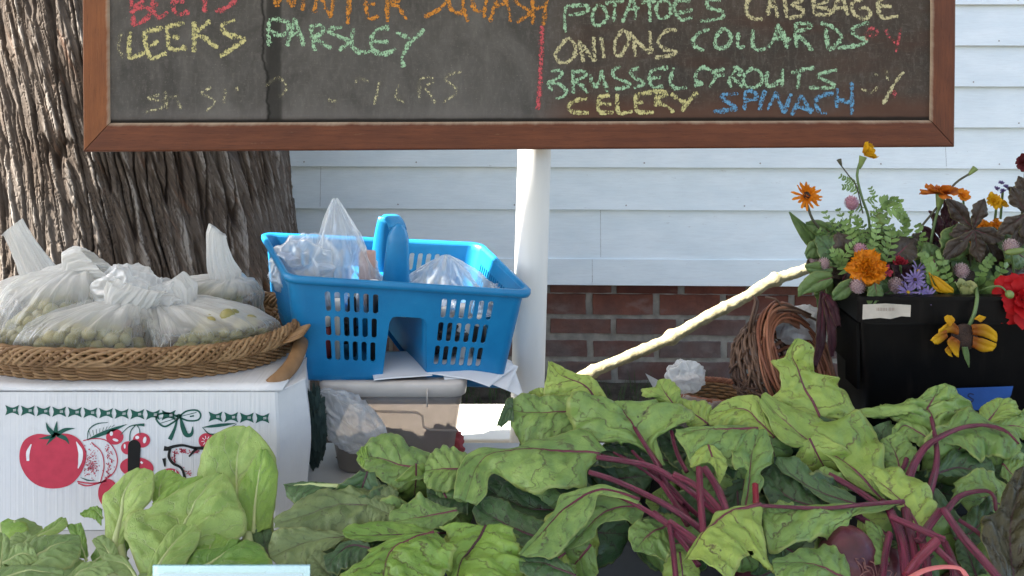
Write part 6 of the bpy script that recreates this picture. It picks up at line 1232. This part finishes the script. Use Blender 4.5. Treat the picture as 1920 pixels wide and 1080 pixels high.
bloom(t, c, (0, -.1, 1), [(9, .031, 10, .010, .005, .003), (7, .022, 32, .009, .005, .001), (5, .014, 55, .006, .004, 0)], PMm['ora']); calyx(t, c-np.array([0, 0, .001]), (.15, 0, 1), .030, .0085); stalk(t, [P(1760, 388, 1.44), P(1752, 420, 1.44), P(1745, 460, 1.44), P(1740, 540, 1.46)], .0024)
t = flower('pointed green bud on a long slanting stalk above the dark leaves', P(1822, 322, 1.44)); calyx(t, P(1829, 315, 1.44), (.7, 0, .7), .018, .0052); stalk(t, [P(1819, 325, 1.44), P(1790, 345, 1.44), P(1760, 385, 1.44), P(1720, 435, 1.44), P(1700, 470, 1.45)], .0018, M_FSTD)
t = flower('crimson celosia plume behind the orange marigold', P(1688, 490, 1.40)); bloom(t, P(1687, 494, 1.40), (0, -.5, .9), [(9, .012, 40, .005, .004, .001), (8, .011, 65, .004, .004, 0)], PMm['cel']); stalk(t, [P(1688, 498, 1.405), P(1692, 540, 1.44)], .002)
t = flower('small crimson florets beside the orange marigold', P(1664, 507, 1.365)); bloom(t, P(1664, 508, 1.366), (.2, -.9, .2), [(6, .010, 12, .003, .002, .001)], PMm['cel'])
t = flower('yellow and orange snapdragon near the right edge', P(1866, 376, 1.42)); bloom(t, P(1864, 378, 1.42), (-.2, -.8, .5), [(6, .014, 25, .007, .005, .001), (5, .010, 60, .006, .004, 0)], PMm['yel']); bloom(t, P(1879, 383, 1.415), (.3, -.6, .3), [(5, .009, 50, .005, .003, 0)], PMm['yel']); stalk(t, [P(1868, 390, 1.425), P(1862, 440, 1.44)], .002)
t = flower('purple ageratum cluster at the upper right', P(1877, 352, 1.42))
for x, y in ((1868, 356), (1877, 345), (1886, 352), (1880, 360), (1892, 357)): bloom(t, P(x, y, 1.42+FR.uniform(-.005, .005)), (FR.uniform(-.4, .4), -.5, .8), [(9, .0065, 45, .0016, .002, 0), (7, .006, 75, .0014, .002, 0)], PMm['lil'], 'florets', 4, 3)
stalk(t, [P(1880, 360, 1.425), P(1876, 410, 1.44)], .002)
for lab, x, y, r in (('small orange bloom beneath the snapdragon', 1847, 430, .017), ('tiny orange bloom among dark leaves left of the snapdragon', 1806, 366, .011), ('small orange bloom low between the dark palmate leaves', 1826, 468, .012), ('half hidden orange bloom at the right edge among dark leaves', 1868, 420, .010)):
    t = flower(lab, P(x, y, 1.425)); bloom(t, P(x, y, 1.425), (.1, -.8, .4), [(6, r, 18, r*.5, .004, .001), (5, r*.7, 45, r*.4, .003, 0)], PMm['org']); stalk(t, [P(x, y+5, 1.43), P(x+4, y+60, 1.45)], .0018)
t = flower('big red zinnia leaning over the right front rim of the crate', P(1912, 570, 1.345)); c = P(1916, 562, 1.345); bloom(t, c, (-.15, -.9, .3), [(10, .040, -2, .015, .006, .003), (9, .032, 18, .013, .006, .002), (8, .02, 42, .010, .005, .001)], PMm['red']); stalk(t, [c+np.array([0, .006, 0]), P(1930, 590, 1.42)], .0025)
t = flower('dark maroon bloom at the top right edge of the photo', P(1918, 306, 1.42)); bloom(t, P(1922, 306, 1.42), (-.2, -.8, .3), [(8, .015, 10, .007, .004, .001), (7, .010, 45, .005, .003, 0)], PMm['mar']); stalk(t, [P(1923, 315, 1.425), P(1915, 420, 1.44)], .002, M_FSTD)
t = flower('green bud lying over the red zinnia', P(1890, 470, 1.36)); b = MB(); b.tube(spline([P(1884, 474, 1.37), P(1900, 472, 1.368), P(1925, 468, 1.366)], 10), [.002, .004, .0052, .0055, .0055, .0052, .005, .004, .003, .001], 10); b.build('bud', M_CAL, t)
t = flower('round green seed head on a curved stalk left of the red zinnia', P(1893, 552, 1.335)); b = MB(); b.ball(P(1893, 552, 1.335), .0065, 14, 10); b.build('seed_head', M_CAL, t); stalk(t, [P(1890, 550, 1.338), P(1875, 537, 1.345), P(1850, 540, 1.36), P(1830, 550, 1.38)], .0016)
# hanging bicolour sunflower on the crate front
t = flower('yellow and red brown sunflower drooping against the black crate front', P(1808, 635, 1.335)); c = P(1808, 632, 1.337)
b = MB(); b.ball(c, .021, 20, 12, (1, .35, 1)); b.build('disc', M_DISC, t)
for s_, mm in (('1798,618 1780,610 1755,632|1796,612 1782,602 1760,618|1796,628 1778,624 1756,638', 'sun'), ('1794,635 1785,640 1793,668|1784,630 1776,642 1788,664|1800,640 1798,655 1797,670', 'sun'), ('1822,618 1846,620 1870,634|1820,608 1848,608 1868,622|1824,628 1846,632 1868,642', 'sun'), ('1824,638 1846,648 1866,652|1824,630 1848,636 1868,644|1822,650 1842,660 1860,658', 'sun'), ('1785,606 1782,600 1776,590|1790,600 1788,596 1784,592|1780,612 1772,602 1770,594', 'yel'), ('1832,600 1838,596 1842,592|1838,604 1846,598 1848,594|1826,598 1830,594 1836,590', 'yel'), ('1788,650 1776,655 1782,668|1782,645 1771,655 1778,666|1790,655 1784,662 1786,669', 'sun'), ('1775,625 1760,632 1748,640|1775,618 1756,626 1744,638|1777,632 1762,644 1752,645', 'sun')):
    a_ = s_.split('|')
    o = leaf(t, a_[0], a_[1], a_[2], 'y', 0, .12, .3, 0, n=18, k=10, **cst(1.326+FR.uniform(-.003, .004))); o.data.materials[0] = PMm[mm]; o.name = 'petal'
o = leaf(t, '1808,650 1811,665 1816,688', '1803,650 1806,666 1815,688', '1814,650 1817,664 1817,688', 'g', 0, .1, .2, 0, n=16, k=8, **cst(1.33)); o.name = 'sepal'
stalk(t, [P(1812, 622, 1.342), P(1826, 590, 1.335), P(1832, 560, 1.345), P(1830, 540, 1.37)], .003)
# leaves and sprigs
def sprig(lab, at): return thing('foliage_sprig', lab, 'foliage', at, 'leafy sprigs in the black crate')
t = sprig('broad olive green leaves at the left end of the crate', P(1520, 470, 1.44))
leaf(t, '1548,478 1520,445 1480,397', '1535,482 1508,455 1490,425 1479,398', '1560,470 1535,440 1500,412 1481,397', 'g', 0, .15, .4, .6, n=26, k=16, **cst(1.46)); leaf(t, '1562,440 1540,425 1510,420', '1562,425 1535,412 1510,416', '1560,452 1535,445 1512,425', 'g', 0, .15, .4, .6, n=26, k=16, **cst(1.45))
leaf(t, '1560,520 1530,530 1496,556', '1558,510 1525,510 1498,535 1495,556', '1562,532 1540,545 1505,550', 'g', 0, .15, .4, .6, n=26, k=16, **cst(1.39)); leaf(t, '1560,500 1535,505 1508,500', '1558,490 1530,490 1508,496', '1560,510 1535,520 1512,506', 'g', 0, .15, .4, .6, n=26, k=16, **cst(1.40)); leaf(t, '1550,470 1525,465 1510,480', '1552,460 1520,452 1508,475', '1550,482 1530,485 1512,485', 'g', 0, .15, .4, .6, n=26, k=16, **cst(1.42)); leaf(t, '1640,530 1642,555 1630,575', '1652,535 1655,555 1634,575', '1628,538 1624,560 1627,572', 'g', 0, .15, .4, .6, n=26, k=16, **cst(1.352))
leaf(t, '1600,530 1580,545 1560,560', '1600,520 1575,530 1560,548', '1600,545 1585,560 1564,564', 'g', 0, .15, .4, .6, n=26, k=16, **cst(1.37))
t = sprig('drooping plum coloured leaf hanging down the left side of the crate', P(1545, 560, 1.40))
leaf(t, '1541,545 1541,600 1535,660 1527,688', '1536,548 1531,600 1528,650 1524,685', '1546,550 1550,600 1545,650 1530,688', 'u', 0, .2, .8, .8, n=34, k=14, **cst(1.405)); leaf(t, '1544,550 1555,590 1560,640 1560,668', '1540,560 1548,600 1552,650 1556,668', '1549,555 1564,590 1568,640 1563,668', 'u', 0, .2, .8, .8, n=34, k=14, **cst(1.40)); leaf(t, '1548,550 1562,575 1572,610', '1544,556 1556,585 1566,612', '1556,552 1572,575 1576,612', 'u', 0, .2, .6, .6, n=24, k=12, **cst(1.395))
def frs(lab, specs, m='g', Y=1.43, ln=.013, w=.0016):
    t = sprig(lab, P(*specs[0][0], Y))
    for q in specs: feather(t, [P(x, y, Y+FR.uniform(-.02, .03)) for x, y in q], 9, ln, w, m=m)
frs('fine feathery green marigold foliage left of the tall stem', [[(1600, 480), (1570, 440), (1545, 395)], [(1610, 480), (1590, 430), (1570, 390)], [(1620, 480), (1610, 430), (1595, 395)], [(1630, 480), (1635, 420), (1640, 385)], [(1600, 490), (1560, 460), (1535, 430)], [(1640, 480), (1600, 440), (1575, 415)], [(1590, 500), (1570, 470), (1556, 445)], [(1620, 490), (1650, 440), (1665, 405)], [(1615, 470), (1590, 445), (1560, 410)], [(1640, 470), (1622, 430), (1606, 405)]])
frs('airy green foliage between the marigold and the dark leaves', [[(1660, 500), (1670, 440), (1650, 390)], [(1680, 500), (1690, 450), (1700, 410)], [(1690, 480), (1700, 430), (1680, 385)], [(1720, 500), (1700, 460), (1665, 425)], [(1700, 500), (1730, 455), (1720, 420)], [(1655, 385), (1680, 395), (1703, 412)], [(1650, 385), (1665, 375), (1690, 380)]], 'g', 1.42, .016, .0024)
frs('light green feathery sprays arching over the left of the crate', [[(1590, 500), (1600, 455), (1585, 415)], [(1600, 500), (1640, 450), (1640, 410)], [(1580, 500), (1560, 470), (1530, 450)], [(1610, 500), (1600, 450), (1610, 410)], [(1640, 500), (1660, 460), (1680, 435)], [(1570, 505), (1590, 470), (1620, 445)], [(1600, 510), (1560, 480), (1545, 470)]], 'h', 1.415, .017, .0024)
frs('low green foliage round the lime bloom', [[(1820, 570), (1850, 540), (1880, 520)], [(1830, 560), (1840, 510), (1860, 480)], [(1840, 560), (1870, 550), (1905, 540)], [(1790, 560), (1770, 500), (1760, 470)], [(1750, 540), (1745, 500), (1730, 475)], [(1850, 560), (1880, 500), (1890, 490)]], 'g', 1.39, .016, .003)
def palm(par, cx, cy, Y, tips, m, wd):
    for (x, y) in tips:
        dx, dy = x-cx, y-cy; L_ = math.hypot(dx, dy); nx, ny = -dy/L_*wd, dx/L_*wd; s = lambda q, k_: '%.1f,%.1f' % (cx+dx*q+nx*k_, cy+dy*q+ny*k_)
        leaf(par, ' '.join([s(0, 0), s(.5, 0), s(1, 0)]), ' '.join([s(.0, .12), s(.3, .6), s(.6, 1), s(.85, .5), s(1, .02)]), ' '.join([s(.0, -.12), s(.3, -.6), s(.6, -1), s(.85, -.5), s(1, -.02)]), m, FR.uniform(-.5, .5), .16, 1.7, .6, n=30, k=16, crink=1.8, Yf=lambda q: Y)
t = sprig('big dark brown palmate leaf facing the camera over the crate', P(1828, 430, 1.40)); palm(t, 1826, 430, 1.395, [(1775, 372), (1845, 372), (1878, 450), (1838, 492), (1765, 490), (1780, 440)], 'z', 17); stalk(t, [P(1826, 430, 1.4), P(1820, 480, 1.43), P(1815, 560, 1.45)], .002, M_FSTD)
t = sprig('dark brown palmate leaf at the right edge with drooping lobes', P(1915, 420, 1.39)); palm(t, 1925, 400, 1.39, [(1870, 440), (1895, 350), (1960, 350), (1930, 460), (1900, 470)], 'z', 17); palm(t, 1925, 375, 1.40, [(1890, 352), (1910, 330), (1960, 330)], 'z', 14)
for i, (lab, spec) in enumerate([('maroon jagged leaves rising behind the rust marigold', [(1780, 440, 1768, 370), (1770, 460, 1745, 395), (1790, 470, 1790, 400)]), ('maroon leaves in the middle behind the asters', [(1700, 520, 1690, 470), (1720, 520, 1715, 455), (1690, 545, 1665, 500), (1740, 510, 1745, 430), (1700, 520, 1705, 540)]), ('maroon foliage low at the back right of the crate', [(1760, 540, 1735, 470), (1780, 530, 1790, 470), (1860, 530, 1850, 470), (1890, 530, 1900, 480), (1830, 540, 1810, 480)])]):
    t = sprig(lab, P(spec[0][0], spec[0][1], 1.45))
    for (a, c_, d, e_) in spec: palm(t, a, c_, 1.45+i*.01, [(d, e_), (d-25, e_+25), (d+24, e_+22)], 'u', 9)
t = sprig('dense green leaves packed low inside the crate', P(1750, 550, 1.5))
for i in range(120):
    px, py = FR.uniform(1535, 1930), FR.uniform(445, 575); filler(t, px, py, (FR.uniform(1.41, 1.50)-Yd(py))*100, FR.uniform(45, 80), FR.uniform(.2, 2.9), FR.choice('gggzdu'))
